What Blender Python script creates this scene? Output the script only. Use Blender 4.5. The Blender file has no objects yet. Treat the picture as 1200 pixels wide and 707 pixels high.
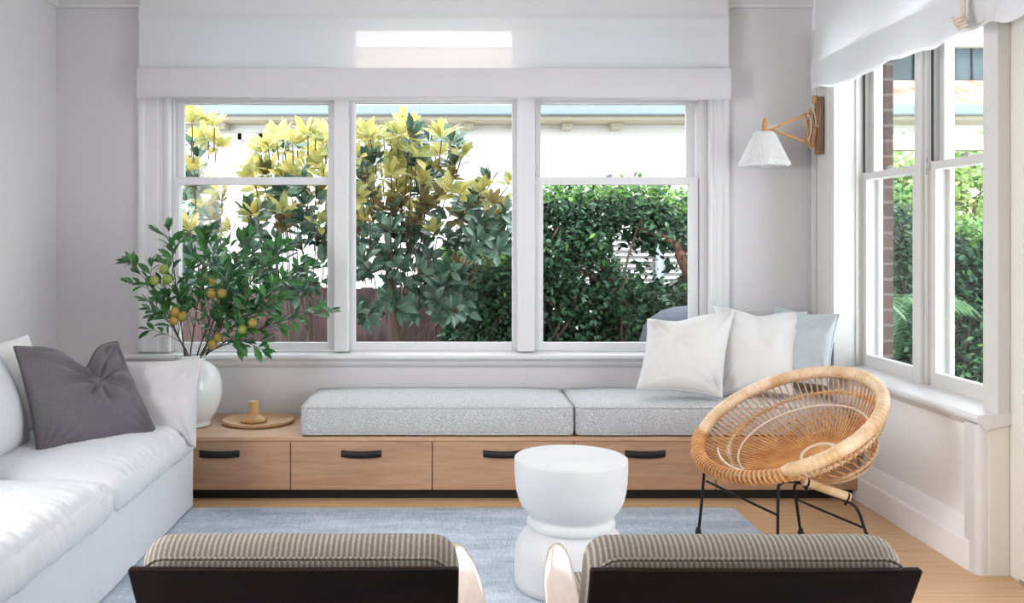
import bpy, bmesh, math, random
from mathutils import Vector, Matrix, noise
random.seed(7)
PI = math.pi
S = bpy.context.scene
# ---------------------------------------------------------------- camera
cam_data = bpy.data.cameras.new('camera'); cam = bpy.data.objects.new('camera', cam_data)
S.collection.objects.link(cam); S.camera = cam
CZ, F = 1.35, 1100.0
cam.location = (0, 0, CZ); cam.rotation_euler = (PI/2, 0, 0)
cam_data.sensor_width = 36; cam_data.lens = 33.0
cam_data.shift_x = 75/1200; cam_data.shift_y = -68.5/1200
cam_data.clip_end = 200
# ---------------------------------------------------------------- light
w = bpy.data.worlds.new('sky'); S.world = w; w.use_nodes = True
bgn = w.node_tree.nodes['Background']; bgn.inputs[0].default_value = (0.88, 0.94, 1.0, 1); bgn.inputs[1].default_value = 5.4
def lamp(name, kind, loc, rot, energy, color=(1,1,1), **kw):
    d = bpy.data.lights.new(name, kind); d.energy = energy; d.color = color
    for k, v in kw.items(): setattr(d, k, v)
    o = bpy.data.objects.new(name, d); S.collection.objects.link(o)
    o.location = loc; o.rotation_euler = rot
    return o
lamp('sun', 'SUN', (0, -5, 9), (math.radians(40), 0, math.radians(-14)), 5.0, (1, .95, .86), angle=math.radians(1.5))
# daylight through the out-of-frame side doorway, plus an added fill lamp at left
lamp('side_daylight', 'AREA', (2.62, 2.3, 1.2), (PI/2, 0, PI/2), 22, (1, .98, .95), shape='RECTANGLE', size=1.3, size_y=2.1)
lamp('left_fill', 'AREA', (-2.44, 1.9, 1.7), (PI/2, 0, -PI/2), 95, (1, .985, .97), shape='RECTANGLE', size=1.3, size_y=1.1)
S.view_settings.view_transform = 'Standard'; S.view_settings.look = 'None'
S.view_settings.exposure = -0.06; S.view_settings.gamma = 1.0; S.view_settings.use_curve_mapping = False

# ---------------------------------------------------------------- helpers
def P(px, py, Y): return Vector(((px-525)*Y/F, Y, CZ-(py-285)*Y/F))
def srgb(r, g, b):
    f = lambda c: (c/255/12.92) if c/255 <= .04045 else ((c/255+.055)/1.055)**2.4
    return (f(r), f(g), f(b), 1)
ORIG = {}
def wloc(o):
    return ORIG.get(o.name, Vector((0,0,0)))
class MB:
    def __init__(s): s.v = []; s.f = []; s.sm = []
    def add(s, vs, fs, smooth=True):
        n = len(s.v); s.v += [Vector(p) for p in vs]
        s.f += [tuple(i+n for i in f) for f in fs]; s.sm += [smooth]*len(fs); return s
    def box(s, x0, x1, y0, y1, z0, z1):
        vs = [(x,y,z) for x in (x0,x1) for y in (y0,y1) for z in (z0,z1)]
        return s.add(vs, [(0,1,3,2),(4,6,7,5),(0,4,5,1),(2,3,7,6),(0,2,6,4),(1,5,7,3)], False)
    def tube(s, pts, r, n=8, closed=False, cap=True):
        pts = [Vector(p) for p in pts]; m = len(pts)
        rs = r if isinstance(r, (list, tuple)) else [r]*m
        if closed: T = [(pts[(i+1)%m]-pts[i-1]).normalized() for i in range(m)]
        else: T = [(pts[min(i+1,m-1)]-pts[max(i-1,0)]).normalized() for i in range(m)]
        a = Vector((0,0,1)) if abs(T[0].z) < .9 else Vector((1,0,0))
        N = (a - T[0]*a.dot(T[0])).normalized(); vs = []
        for i in range(m):
            N = (N - T[i]*N.dot(T[i])).normalized(); B = T[i].cross(N)
            for k in range(n):
                t = 2*PI*k/n; vs.append(pts[i] + (N*math.cos(t)+B*math.sin(t))*rs[i])
        fs = []
        for i in range(m if closed else m-1):
            j = (i+1) % m
            for k in range(n): fs.append((i*n+k, i*n+(k+1)%n, j*n+(k+1)%n, j*n+k))
        if cap and not closed:
            fs.append(tuple(range(n))[::-1]); fs.append(tuple((m-1)*n+k for k in range(n)))
        return s.add(vs, fs)
    def lathe(s, prof, c, n=64, axis=None, rfun=None):
        c = Vector(c); vs = []; fs = []; m = len(prof)
        for (r, z) in prof:
            for k in range(n):
                t = 2*PI*k/n; rr = r*(rfun(t, z) if rfun else 1)
                p = Vector((rr*math.cos(t), rr*math.sin(t), z))
                if axis: p = axis @ p
                vs.append(c+p)
        for i in range(m-1):
            for k in range(n): fs.append((i*n+k, i*n+(k+1)%n, (i+1)*n+(k+1)%n, (i+1)*n+k))
        if prof[0][0] > 1e-5: fs.append(tuple(range(n))[::-1])
        if prof[-1][0] > 1e-5: fs.append(tuple((m-1)*n+k for k in range(n)))
        return s.add(vs, fs)
    def prism(s, pts, a, d):      # pts: closed polygon (3D), extruded by vector d
        pts = [Vector(p) for p in pts]; d = Vector(d); n = len(pts)
        vs = pts+[p+d for p in pts]
        fs = [tuple(range(n))[::-1], tuple(range(n, 2*n))]+[(i, (i+1)%n, n+(i+1)%n, n+i) for i in range(n)]
        return s.add(vs, fs, False)
    def build(s, name, m, parent=None, bevel=0, local=False, fix=False, seg=2):
        me = bpy.data.meshes.new(name)
        if parent is not None: off = Vector((0,0,0)) if local else wloc(parent)
        elif local: off = Vector((0,0,0))
        else:
            xs = [p.x for p in s.v]; ys = [p.y for p in s.v]; zs = [p.z for p in s.v]
            off = Vector(((min(xs)+max(xs))/2, (min(ys)+max(ys))/2, min(zs)))
        me.from_pydata([p-off for p in s.v], [], s.f)
        me.polygons.foreach_set('use_smooth', s.sm)
        if fix:
            b = bmesh.new(); b.from_mesh(me); bmesh.ops.remove_doubles(b, verts=b.verts, dist=1e-5)
            bmesh.ops.recalc_face_normals(b, faces=b.faces); b.to_mesh(me); b.free()
        me.update(); me.materials.append(m)
        o = bpy.data.objects.new(name, me); S.collection.objects.link(o)
        if parent is not None: o.parent = parent; ORIG[o.name] = wloc(parent)
        else: o.location = off; ORIG[o.name] = off.copy()
        if bevel:
            md = o.modifiers.new('edge', 'BEVEL'); md.width = bevel; md.segments = seg; md.limit_method = 'ANGLE'
        return o
def tag(o, label, cat, group=None, kind=None):
    o['label'] = label; o['category'] = cat
    if group: o['group'] = group
    if kind: o['kind'] = kind
    return o
def thing(name, loc, label, cat, group=None, kind=None):
    o = bpy.data.objects.new(name, None); S.collection.objects.link(o); o.location = loc
    o.empty_display_size = .05; ORIG[o.name] = Vector(loc)
    return tag(o, label, cat, group, kind)
def struct(name, mb, m, label, cat, bevel=0): return tag(mb.build(name, m, bevel=bevel), label, cat, kind='structure')

def soft_box(x0, x1, y0, y1, z0, z1, r, crown=0, nx=16, ny=16, nz=2, wr=0, ws=6, seed=0, side=0):
    h = Vector(((x1-x0)/2, (y1-y0)/2, (z1-z0)/2)); c = Vector(((x0+x1)/2, (y0+y1)/2, (z0+z1)/2))
    r = min(r, h.x*.98, h.y*.98, h.z*.98)
    def coords(hh, n):
        e = [-hh+r*t for t in (0, .12, .3, .55, 1)]; inner = [-hh+r+(2*hh-2*r)*i/n for i in range(1, n)]
        return e+inner+[-t for t in e[::-1]]
    A = [coords(h.x, nx), coords(h.y, ny), coords(h.z, nz)]
    mb = MB()
    for ax in range(3):
        u, v = [(1,2),(2,0),(0,1)][ax]
        for sgn in (-1, 1):
            U, V = A[u], A[v]; vs = []
            for a in U:
                for b in V:
                    p = [0,0,0]; p[ax] = sgn*h[ax]; p[u] = a; p[v] = b; vs.append(Vector(p))
            fs = []
            for i in range(len(U)-1):
                for j in range(len(V)-1):
                    q = (i*len(V)+j, (i+1)*len(V)+j, (i+1)*len(V)+j+1, i*len(V)+j+1)
                    fs.append(q if sgn > 0 else q[::-1])
            out = []
            for p in vs:
                inn = Vector([max(-(h[k]-r), min(h[k]-r, p[k])) for k in range(3)]); d = p-inn
                q = inn + d.normalized()*r if d.length > 1e-9 else p
                a, b, g = p.x/h.x, p.y/h.y, p.z/h.z
                q = q.copy()
                q.z += crown*(1-a**4)*(1-b**4)*(max(0, g))
                if side:
                    q.x += side*(1 if a > 0 else -1)*(a*a)**2*(1-g*g)*(1-b**4)
                    q.y += side*(1 if b > 0 else -1)*(b*b)**2*(1-g*g)*(1-a**4)
                if wr:
                    w_ = noise.noise((q+c)*ws+Vector((seed*7.3, 0, 0)))+.5*noise.noise((q+c)*ws*2.7+Vector((0, seed*3.1, 0)))
                    q += (q-Vector((0,0,0))).normalized()*w_*wr
                out.append(q+c)
            mb.add(out, fs)
    return mb

def pillow(TL, TR, BR, BL, T, seed=0, dent=0, du=0, dw=.25, N=34, wr=.006, pinch=.07, ears=.0, front=None, sag=0):
    TL, TR, BR, BL = map(Vector, (TL, TR, BR, BL))
    n = ((TR-TL)+(BR-BL)).cross((TL-BL)+(TR-BR)).normalized()
    if n.y > 0: n = -n
    mb = MB(); grids = []
    for sgn in (1, -1):
        vs = []
        for i in range(N+1):
            for j in range(N+1):
                u, v = math.sin((i/N-.5)*PI), math.sin((j/N-.5)*PI)
                uu = u*(1-pinch*(1-v*v)); vv = v*(1-pinch*(1-u*u))
                th = T*(max(0, (1-u*u)*(1-v*v)))**.42
                if dent:
                    g = math.exp(-((u-du)/dw)**2)*max(0, (v+.45)/1.45)**1.3
                    vv -= dent*g*.9
                    th *= (1-.55*g)
                    uu += .10*(du-u)*g*2
                s_, t_ = (uu+1)/2, (vv+1)/2
                p = (BL*(1-s_)+BR*s_)*(1-t_)+(TL*(1-s_)+TR*s_)*t_
                q = Vector((u*1.9, v*1.9, seed*5.1+(0 if sgn > 0 else 9)))
                wv = noise.noise(q)*1.2+noise.noise(q*2.6)*.55+noise.noise(q*6)*.22
                # creases that run from the corners towards the middle
                for (cu, cv) in ((-1,-1),(1,-1),(-1,1),(1,1)):
                    du_, dv_ = u-cu, v-cv; rr = math.hypot(du_, dv_); an = math.atan2(dv_, du_)
                    wv += .9*math.sin(an*17+seed+cu*2+cv)*math.exp(-((rr-.35)/.3)**2)
                if dent:
                    rr = math.hypot(u-du, v-.35); an = math.atan2(v-.35, u-du)
                    wv += (2.0 if dent > .3 else .55)*math.sin(an*9+seed)*math.exp(-((rr-.35)/.3)**2)
                edge = min(1, (1-u*u)*5)*min(1, (1-v*v)*5)
                p = p+n*(sgn*(th)+(wr*wv*edge if sgn > 0 else 0)-sag*(1-v*v))
                vs.append(p)
        fs = []
        for i in range(N):
            for j in range(N):
                q = (i*(N+1)+j, (i+1)*(N+1)+j, (i+1)*(N+1)+j+1, i*(N+1)+j+1)
                fs.append(q if sgn > 0 else q[::-1])
        mb.add(vs, fs); grids.append(vs)
    vs = grids[0]; loop = [vs[i*(N+1)] for i in range(N+1)]+[vs[N*(N+1)+j] for j in range(1, N+1)]+[vs[i*(N+1)+N] for i in range(N-1, -1, -1)]+[vs[j] for j in range(N-1, 0, -1)]
    return mb, loop
def smooth_pts(pts, n=6, closed=False):
    pts = [Vector(p) for p in pts]; m = len(pts); out = []
    for i in range(m if closed else m-1):
        g = (lambda k: pts[k % m]) if closed else (lambda k: pts[max(0, min(m-1, k))])
        p0, p1, p2, p3 = g(i-1), g(i), g(i+1), g(i+2)
        for k in range(n):
            t = k/n
            out.append(.5*((2*p1)+(-p0+p2)*t+(2*p0-5*p1+4*p2-p3)*t*t+(-p0+3*p1-3*p2+p3)*t**3))
    if not closed: out.append(pts[-1])
    return out

# ---------------------------------------------------------------- materials
def mat(name, col, rough=.5, metal=0, bump=None, var=None, coat=0, spec=None, transl=None, sheen=0):
    m = bpy.data.materials.new(name); m.use_nodes = True; nt = m.node_tree; N = nt.nodes; L = nt.links
    b = N['Principled BSDF']; b.inputs['Base Color'].default_value = col
    b.inputs['Roughness'].default_value = rough; b.inputs['Metallic'].default_value = metal
    b.inputs['Coat Weight'].default_value = coat; b.inputs['Sheen Weight'].default_value = sheen
    if spec is not None: b.inputs['Specular IOR Level'].default_value = spec
    if bump or var:
        tc = N.new('ShaderNodeTexCoord')
    if var:   # (scale, colour2, amount-range lo, hi, stretch)
        sc, c2, lo, hi, st = var
        mp = N.new('ShaderNodeMapping'); mp.inputs['Scale'].default_value = st; L.new(tc.outputs['Object'], mp.inputs[0])
        nz = N.new('ShaderNodeTexNoise'); nz.inputs['Scale'].default_value = sc; nz.inputs['Detail'].default_value = 5; L.new(mp.outputs[0], nz.inputs[0])
        rp = N.new('ShaderNodeValToRGB'); rp.color_ramp.elements[0].position = lo; rp.color_ramp.elements[1].position = hi
        rp.color_ramp.elements[0].color = col; rp.color_ramp.elements[1].color = c2
        L.new(nz.outputs[0], rp.inputs[0]); L.new(rp.outputs[0], b.inputs['Base Color'])
    if bump:  # (scale, strength, distance, stretch)
        sc, stg, dist, st = bump
        mp = N.new('ShaderNodeMapping'); mp.inputs['Scale'].default_value = st; L.new(tc.outputs['Object'], mp.inputs[0])
        nz = N.new('ShaderNodeTexNoise'); nz.inputs['Scale'].default_value = sc; nz.inputs['Detail'].default_value = 4; L.new(mp.outputs[0], nz.inputs[0])
        bp = N.new('ShaderNodeBump'); bp.inputs['Strength'].default_value = stg; bp.inputs['Distance'].default_value = dist
        L.new(nz.outputs[0], bp.inputs['Height']); L.new(bp.outputs[0], b.inputs['Normal'])
    return m
def wood(name, c1, c2, rough=.45, along='X', scale=1.0, coat=0, rings=3.0):
    m = bpy.data.materials.new(name); m.use_nodes = True; nt = m.node_tree; N = nt.nodes; L = nt.links; b = N['Principled BSDF']
    tc = N.new('ShaderNodeTexCoord'); mp = N.new('ShaderNodeMapping')
    st = {'X': (.9, 9, 9), 'Y': (9, .9, 9), 'Z': (9, 9, .9)}[along]
    mp.inputs['Scale'].default_value = [s*scale for s in st]; L.new(tc.outputs['Object'], mp.inputs[0])
    n1 = N.new('ShaderNodeTexNoise'); n1.inputs['Scale'].default_value = 1.1; n1.inputs['Detail'].default_value = 3; L.new(mp.outputs[0], n1.inputs[0])
    mul = N.new('ShaderNodeMath'); mul.operation = 'MULTIPLY'; mul.inputs[1].default_value = rings*9; L.new(n1.outputs[0], mul.inputs[0])
    sn = N.new('ShaderNodeMath'); sn.operation = 'SINE'; L.new(mul.outputs[0], sn.inputs[0])
    n2 = N.new('ShaderNodeTexNoise'); n2.inputs['Scale'].default_value = 9; n2.inputs['Detail'].default_value = 6; L.new(mp.outputs[0], n2.inputs[0])
    mr = N.new('ShaderNodeMapRange'); mr.inputs[1].default_value = -1; mr.inputs[2].default_value = 1; mr.inputs[3].default_value = .32; mr.inputs[4].default_value = .68; L.new(sn.outputs[0], mr.inputs[0])
    mx = N.new('ShaderNodeMix'); mx.inputs[0].default_value = .55; L.new(mr.outputs[0], mx.inputs[2]); L.new(n2.outputs[0], mx.inputs[3])
    rp = N.new('ShaderNodeValToRGB'); rp.color_ramp.elements[0].position = .3; rp.color_ramp.elements[1].position = .7
    rp.color_ramp.elements[0].color = c1; rp.color_ramp.elements[1].color = c2
    L.new(mx.outputs[0], rp.inputs[0]); L.new(rp.outputs[0], b.inputs['Base Color'])
    b.inputs['Roughness'].default_value = rough; b.inputs['Coat Weight'].default_value = coat; b.inputs['Coat Roughness'].default_value = .12
    bp = N.new('ShaderNodeBump'); bp.inputs['Strength'].default_value = .15; bp.inputs['Distance'].default_value = .002
    L.new(n2.outputs[0], bp.inputs['Height']); L.new(bp.outputs[0], b.inputs['Normal'])
    return m
M = {}
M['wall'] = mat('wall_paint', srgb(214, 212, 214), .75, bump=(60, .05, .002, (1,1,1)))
M['sidewall_lit'] = mat('side_wall_paint_lit', srgb(244, 243, 244), .6)  # paler than the other white paint, window light put into the colour
M['trim'] = mat('trim_paint', srgb(220, 219, 221), .35)
M['cream'] = mat('cream_paint', srgb(228, 225, 216), .45)
M['joinery_toned'] = mat('side_trim_toned_down', srgb(213, 211, 208), .4)  # white woodwork paint darkened to hold back direct sky light here
M['ceil'] = mat('ceiling_paint', srgb(235, 234, 233), .8)
M['oak'] = wood('oak_veneer', srgb(162, 124, 98), srgb(187, 149, 120), .5, 'X')
M['oaktop'] = wood('oak_top', srgb(180, 142, 112), srgb(204, 168, 138), .4, 'X')
M['trayw'] = wood('tray_wood', srgb(196, 156, 118), srgb(218, 182, 145), .4, 'X')
M['brasswood'] = wood('turned_wood', srgb(196, 152, 96), srgb(214, 172, 118), .35, 'X', rings=1)
M['teak'] = wood('dark_teak', srgb(14, 8, 6), srgb(36, 15, 10), .55, 'X', coat=0)
M['teak'].node_tree.nodes['Principled BSDF'].inputs['Specular IOR Level'].default_value = .12
M['lampoak'] = wood('lamp_oak', srgb(176, 128, 74), srgb(200, 152, 96), .4, 'X')
M['lampplate'] = wood('lamp_plate_wood', srgb(124, 96, 74), srgb(146, 114, 90), .5, 'Z')
M['black'] = mat('black_metal', srgb(22, 22, 24), .4, .3)
M['kick'] = mat('black_kickboard', srgb(12, 12, 13), .6)
M['leather'] = mat('black_leather', srgb(15, 16, 19), .6, bump=(200, .3, .001, (1,1,1)))
M['ceramic'] = mat('white_ceramic', srgb(218, 222, 220), .22, bump=(30, .05, .002, (1,1,1)), coat=.3)
M['stone'] = mat('white_plaster', srgb(206, 206, 207), .5, var=(5, srgb(194, 195, 198), .4, .75, (1,1,1)), bump=(120, .12, .001, (1,1,1)))
M['slip'] = mat('white_slipcover', srgb(199, 200, 205), .85, bump=(26, .6, .014, (1,1,.22)), sheen=.15)
M['linen_w'] = mat('white_linen', srgb(217, 215, 214), .85, bump=(500, .35, .001, (1,1,1)), sheen=.2)
M['linen_g'] = mat('grey_white_linen_shaded', srgb(194, 192, 195), .85, bump=(500, .4, .001, (1,1,1)), sheen=.2)  # grey-white linen, greyed further for the shade at the sofa end
M['linen_bg'] = mat('pale_grey_linen', srgb(186, 194, 200), .85, bump=(500, .4, .001, (1,1,1)), sheen=.2)
M['linen_d'] = mat('charcoal_linen', srgb(84, 79, 85), .9, bump=(450, .5, .0015, (1,1,1)), sheen=.2, var=(260, srgb(104, 99, 105), .4, .7, (1,1,1)))
M['piping_d'] = mat('charcoal_piping', srgb(72, 69, 75), .9)
M['boucle'] = mat('speckled_boucle', srgb(158, 159, 162), .95, bump=(300, .5, .003, (1,1,1)), var=(210, srgb(208, 207, 207), .40, .62, (1,1,1)))
M['glassblack'] = mat('dark_rubber', srgb(30, 30, 32), .6)
M['foam'] = mat('outdoor_cover', srgb(84, 90, 101), .8, bump=(20, .4, .02, (1,1,1)))
M['brown_band'] = mat('twill_tape', srgb(214, 196, 180), .8)
M['chrome'] = mat('brushed_metal', srgb(200, 200, 202), .3, .9)
M['stem'] = mat('woody_stem', srgb(92, 74, 60), .7)
M['stemgreen'] = mat('dark_stem', srgb(70, 58, 46), .7)
M['fence'] = mat('dark_paling', srgb(84, 62, 62), .8, var=(6, srgb(58, 46, 50), .35, .7, (1,1,.1)), bump=(30, .3, .01, (1,1,.1)))
M['housewall'] = mat('white_render', srgb(238, 238, 236), .8)
M['soffit'] = mat('cream_soffit', srgb(186, 178, 156), .7)
M['gutter'] = mat('blue_grey_gutter', srgb(116, 128, 136), .4)
M['darkblind'] = mat('dark_green_board', srgb(66, 82, 86), .6)
M['greyslat'] = mat('grey_slat', srgb(112, 112, 114), .6)
M['soil'] = mat('garden_soil', srgb(86, 76, 66), .95, var=(3, srgb(120, 110, 96), .4, .7, (1,1,1)))
M['bark'] = mat('reddish_bark', srgb(112, 74, 58), .8, bump=(30, .4, .01, (1,1,.3)))
M['lid'] = mat('grey_stone', srgb(150, 150, 154), .8)

def leafmat(name, c1, c2, back, rough=.35, tr=.3, trc=None):
    m = bpy.data.materials.new(name); m.use_nodes = True; nt = m.node_tree; N = nt.nodes; L = nt.links; b = N['Principled BSDF']
    g = N.new('ShaderNodeNewGeometry'); rp = N.new('ShaderNodeValToRGB')
    rp.color_ramp.elements[0].color = c1; rp.color_ramp.elements[1].color = c2
    L.new(g.outputs['Random Per Island'], rp.inputs[0])
    mx = N.new('ShaderNodeMix'); mx.data_type = 'RGBA'; L.new(g.outputs['Backfacing'], mx.inputs[0])
    L.new(rp.outputs[0], mx.inputs[6]); mx.inputs[7].default_value = back
    L.new(mx.outputs[2], b.inputs['Base Color']); b.inputs['Roughness'].default_value = rough
    t = N.new('ShaderNodeBsdfTranslucent')
    if trc: t.inputs[0].default_value = trc
    else: L.new(rp.outputs[0], t.inputs[0])
    ms = N.new('ShaderNodeMixShader'); ms.inputs[0].default_value = tr
    L.new(b.outputs[0], ms.inputs[1]); L.new(t.outputs[0], ms.inputs[2]); L.new(ms.outputs[0], N['Material Output'].inputs[0])
    return m
M['leaf'] = leafmat('citrus_leaf', srgb(32, 84, 44), srgb(88, 146, 76), srgb(84, 122, 80), .3, .25)
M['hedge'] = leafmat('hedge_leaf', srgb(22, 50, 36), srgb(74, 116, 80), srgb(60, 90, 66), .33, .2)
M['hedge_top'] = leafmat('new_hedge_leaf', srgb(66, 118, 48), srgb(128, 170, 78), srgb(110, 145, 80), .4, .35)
M['mag'] = leafmat('magnolia_leaf', srgb(54, 86, 72), srgb(118, 148, 126), srgb(104, 96, 76), .2, .12)
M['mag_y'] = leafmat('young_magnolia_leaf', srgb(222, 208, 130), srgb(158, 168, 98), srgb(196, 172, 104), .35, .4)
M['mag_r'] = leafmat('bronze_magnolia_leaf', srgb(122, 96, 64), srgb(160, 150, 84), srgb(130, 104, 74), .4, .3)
M['palm'] = leafmat('palm_leaf', srgb(72, 120, 76), srgb(120, 160, 110), srgb(110, 140, 100), .35, .3)
M['pale_tree'] = leafmat('pale_tree_leaf', srgb(150, 180, 110), srgb(200, 214, 150), srgb(180, 200, 140), .5, .5)

def custom(name):
    m = bpy.data.materials.new(name); m.use_nodes = True; return m, m.node_tree.nodes, m.node_tree.links, m.node_tree.nodes['Principled BSDF']
def mk_glass():
    m, N, L, b = custom('window_glass'); N.remove(b)
    t = N.new('ShaderNodeBsdfTransparent'); t.inputs[0].default_value = (.97, .98, .98, 1)
    g = N.new('ShaderNodeBsdfGlossy'); g.inputs['Roughness'].default_value = .01
    lw = N.new('ShaderNodeLayerWeight'); lw.inputs[0].default_value = .5      # facing: 0 head-on, 1 grazing, the same on both sides
    pw = N.new('ShaderNodeMath'); pw.operation = 'POWER'; pw.inputs[1].default_value = 5; L.new(lw.outputs[1], pw.inputs[0])
    fr = N.new('ShaderNodeMath'); fr.operation = 'MULTIPLY_ADD'; fr.inputs[1].default_value = .8; fr.inputs[2].default_value = .006; L.new(pw.outputs[0], fr.inputs[0])
    ms = N.new('ShaderNodeMixShader'); L.new(fr.outputs[0], ms.inputs[0]); L.new(t.outputs[0], ms.inputs[1]); L.new(g.outputs[0], ms.inputs[2])
    L.new(ms.outputs[0], N['Material Output'].inputs[0]); return m
M['glass'] = mk_glass()

def mk_dim_pane():  # cloudy blue-grey tint added to dim the two outer top lights
    m, N, L, b = custom('dimmed_glass'); t = N.new('ShaderNodeBsdfTranslucent'); t.inputs[0].default_value = (.75,.82,.9,1); b.inputs['Base Color'].default_value = (.5,.56,.62,1)
    ms = N.new('ShaderNodeMixShader'); ms.inputs[0].default_value = .4; L.new(b.outputs[0], ms.inputs[1]); L.new(t.outputs[0], ms.inputs[2]); L.new(ms.outputs[0], N['Material Output'].inputs[0]); return m
M['dimmed'] = mk_dim_pane()
def mk_cloth(name, col, tr, see, weave=700):
    m, N, L, b = custom(name); b.inputs['Base Color'].default_value = col; b.inputs['Roughness'].default_value = .9
    tc = N.new('ShaderNodeTexCoord'); mp = N.new('ShaderNodeMapping'); mp.inputs['Scale'].default_value = (1, 1, .15); L.new(tc.outputs['Object'], mp.inputs[0])
    nz = N.new('ShaderNodeTexNoise'); nz.inputs['Scale'].default_value = weave; L.new(mp.outputs[0], nz.inputs[0])
    bp = N.new('ShaderNodeBump'); bp.inputs['Strength'].default_value = .3; bp.inputs['Distance'].default_value = .001; L.new(nz.outputs[0], bp.inputs['Height']); L.new(bp.outputs[0], b.inputs['Normal'])
    t = N.new('ShaderNodeBsdfTranslucent'); t.inputs[0].default_value = col
    p = N.new('ShaderNodeBsdfTransparent')
    m1 = N.new('ShaderNodeMixShader'); m1.inputs[0].default_value = tr; L.new(b.outputs[0], m1.inputs[1]); L.new(t.outputs[0], m1.inputs[2])
    m2 = N.new('ShaderNodeMixShader'); m2.inputs[0].default_value = see; L.new(m1.outputs[0], m2.inputs[1]); L.new(p.outputs[0], m2.inputs[2])
    L.new(m2.outputs[0], N['Material Output'].inputs[0]); return m
M['sheer'] = mk_cloth('sheer_linen', srgb(236, 236, 238), .32, .06)
M['hem'] = mk_cloth('doubled_linen_hem', srgb(206, 205, 207), .04, 0)
M['shade'] = mk_cloth('pleated_shade', srgb(244, 244, 244), .35, 0)
def mk_floor():
    m, N, L, b = custom('oak_boards')
    tc = N.new('ShaderNodeTexCoord')
    br = N.new('ShaderNodeTexBrick'); br.inputs['Scale'].default_value = 1; br.inputs['Brick Width'].default_value = 2.2; br.inputs['Row Height'].default_value = .22
    br.inputs['Mortar Size'].default_value = .0012; br.inputs['Color1'].default_value = (.35,.35,.35,1); br.inputs['Color2'].default_value = (.65,.65,.65,1); br.inputs['Mortar'].default_value = (0,0,0,1); br.offset = .37
    L.new(tc.outputs['Object'], br.inputs[0])
    mp = N.new('ShaderNodeMapping'); mp.inputs['Scale'].default_value = (1.2, 16, 1); L.new(tc.outputs['Object'], mp.inputs[0])
    nz = N.new('ShaderNodeTexNoise'); nz.inputs['Scale'].default_value = 3; nz.inputs['Detail'].default_value = 6; L.new(mp.outputs[0], nz.inputs[0])
    mx = N.new('ShaderNodeMix'); mx.inputs[0].default_value = .3; L.new(nz.outputs[0], mx.inputs[2]); L.new(br.outputs[0], mx.inputs[3])
    rp = N.new('ShaderNodeValToRGB'); e = rp.color_ramp.elements; e[0].position = .3; e[1].position = .68
    e[0].color = srgb(198, 156, 112); e[1].color = srgb(224, 190, 150)
    L.new(mx.outputs[0], rp.inputs[0]); L.new(rp.outputs[0], b.inputs['Base Color']); b.inputs['Roughness'].default_value = .38; return m
M['floor'] = mk_floor()
def mk_rug():
    m, N, L, b = custom('blue_grey_rug')
    tc = N.new('ShaderNodeTexCoord')
    def nz(scale, st, det=4):
        mp = N.new('ShaderNodeMapping'); mp.inputs['Scale'].default_value = st; L.new(tc.outputs['Object'], mp.inputs[0])
        n = N.new('ShaderNodeTexNoise'); n.inputs['Scale'].default_value = scale; n.inputs['Detail'].default_value = det; L.new(mp.outputs[0], n.inputs[0]); return n
    a, c, d = nz(2.2, (.6, 2.5, 1)), nz(26, (6, .7, 1)), nz(26, (.7, 6, 1))
    s1 = N.new('ShaderNodeMix'); s1.inputs[0].default_value = .5; L.new(c.outputs[0], s1.inputs[2]); L.new(d.outputs[0], s1.inputs[3])
    s2 = N.new('ShaderNodeMix'); s2.inputs[0].default_value = .5; L.new(a.outputs[0], s2.inputs[2]); L.new(s1.outputs[0], s2.inputs[3])
    rp = N.new('ShaderNodeValToRGB'); e = rp.color_ramp.elements; e[0].position = .38; e[1].position = .62
    e[0].color = srgb(134, 149, 167); e[1].color = srgb(200, 208, 218)
    L.new(s2.outputs[0], rp.inputs[0]); L.new(rp.outputs[0], b.inputs['Base Color']); b.inputs['Roughness'].default_value = .95
    bp = N.new('ShaderNodeBump'); bp.inputs['Strength'].default_value = .5; bp.inputs['Distance'].default_value = .003; L.new(s1.outputs[0], bp.inputs['Height']); L.new(bp.outputs[0], b.inputs['Normal'])
    return m
M['rug'] = mk_rug()
def mk_stripe():
    m, N, L, b = custom('striped_ticking')
    tc = N.new('ShaderNodeTexCoord'); sx = N.new('ShaderNodeSeparateXYZ'); L.new(tc.outputs['Object'], sx.inputs[0])
    nz = N.new('ShaderNodeTexNoise'); nz.inputs['Scale'].default_value = 160; L.new(tc.outputs['Object'], nz.inputs[0])
    a = N.new('ShaderNodeMath'); a.operation = 'MULTIPLY'; a.inputs[1].default_value = 2*PI/.0114; L.new(sx.outputs[0], a.inputs[0])
    s = N.new('ShaderNodeMath'); s.operation = 'SINE'; L.new(a.outputs[0], s.inputs[0])
    ad = N.new('ShaderNodeMath'); ad.operation = 'MULTIPLY_ADD'; ad.inputs[1].default_value = 1.6; L.new(nz.outputs[0], ad.inputs[0]); L.new(s.outputs[0], ad.inputs[2])
    rp = N.new('ShaderNodeValToRGB'); e = rp.color_ramp.elements; e[0].position = .25; e[1].position = .95
    e[0].color = srgb(156, 149, 138); e[1].color = srgb(112, 104, 95)
    L.new(ad.outputs[0], rp.inputs[0]); L.new(rp.outputs[0], b.inputs['Base Color']); b.inputs['Roughness'].default_value = .95
    bp = N.new('ShaderNodeBump'); bp.inputs['Strength'].default_value = .4; bp.inputs['Distance'].default_value = .002; L.new(nz.outputs[0], bp.inputs['Height']); L.new(bp.outputs[0], b.inputs['Normal'])
    return m
M['stripe'] = mk_stripe()
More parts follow.
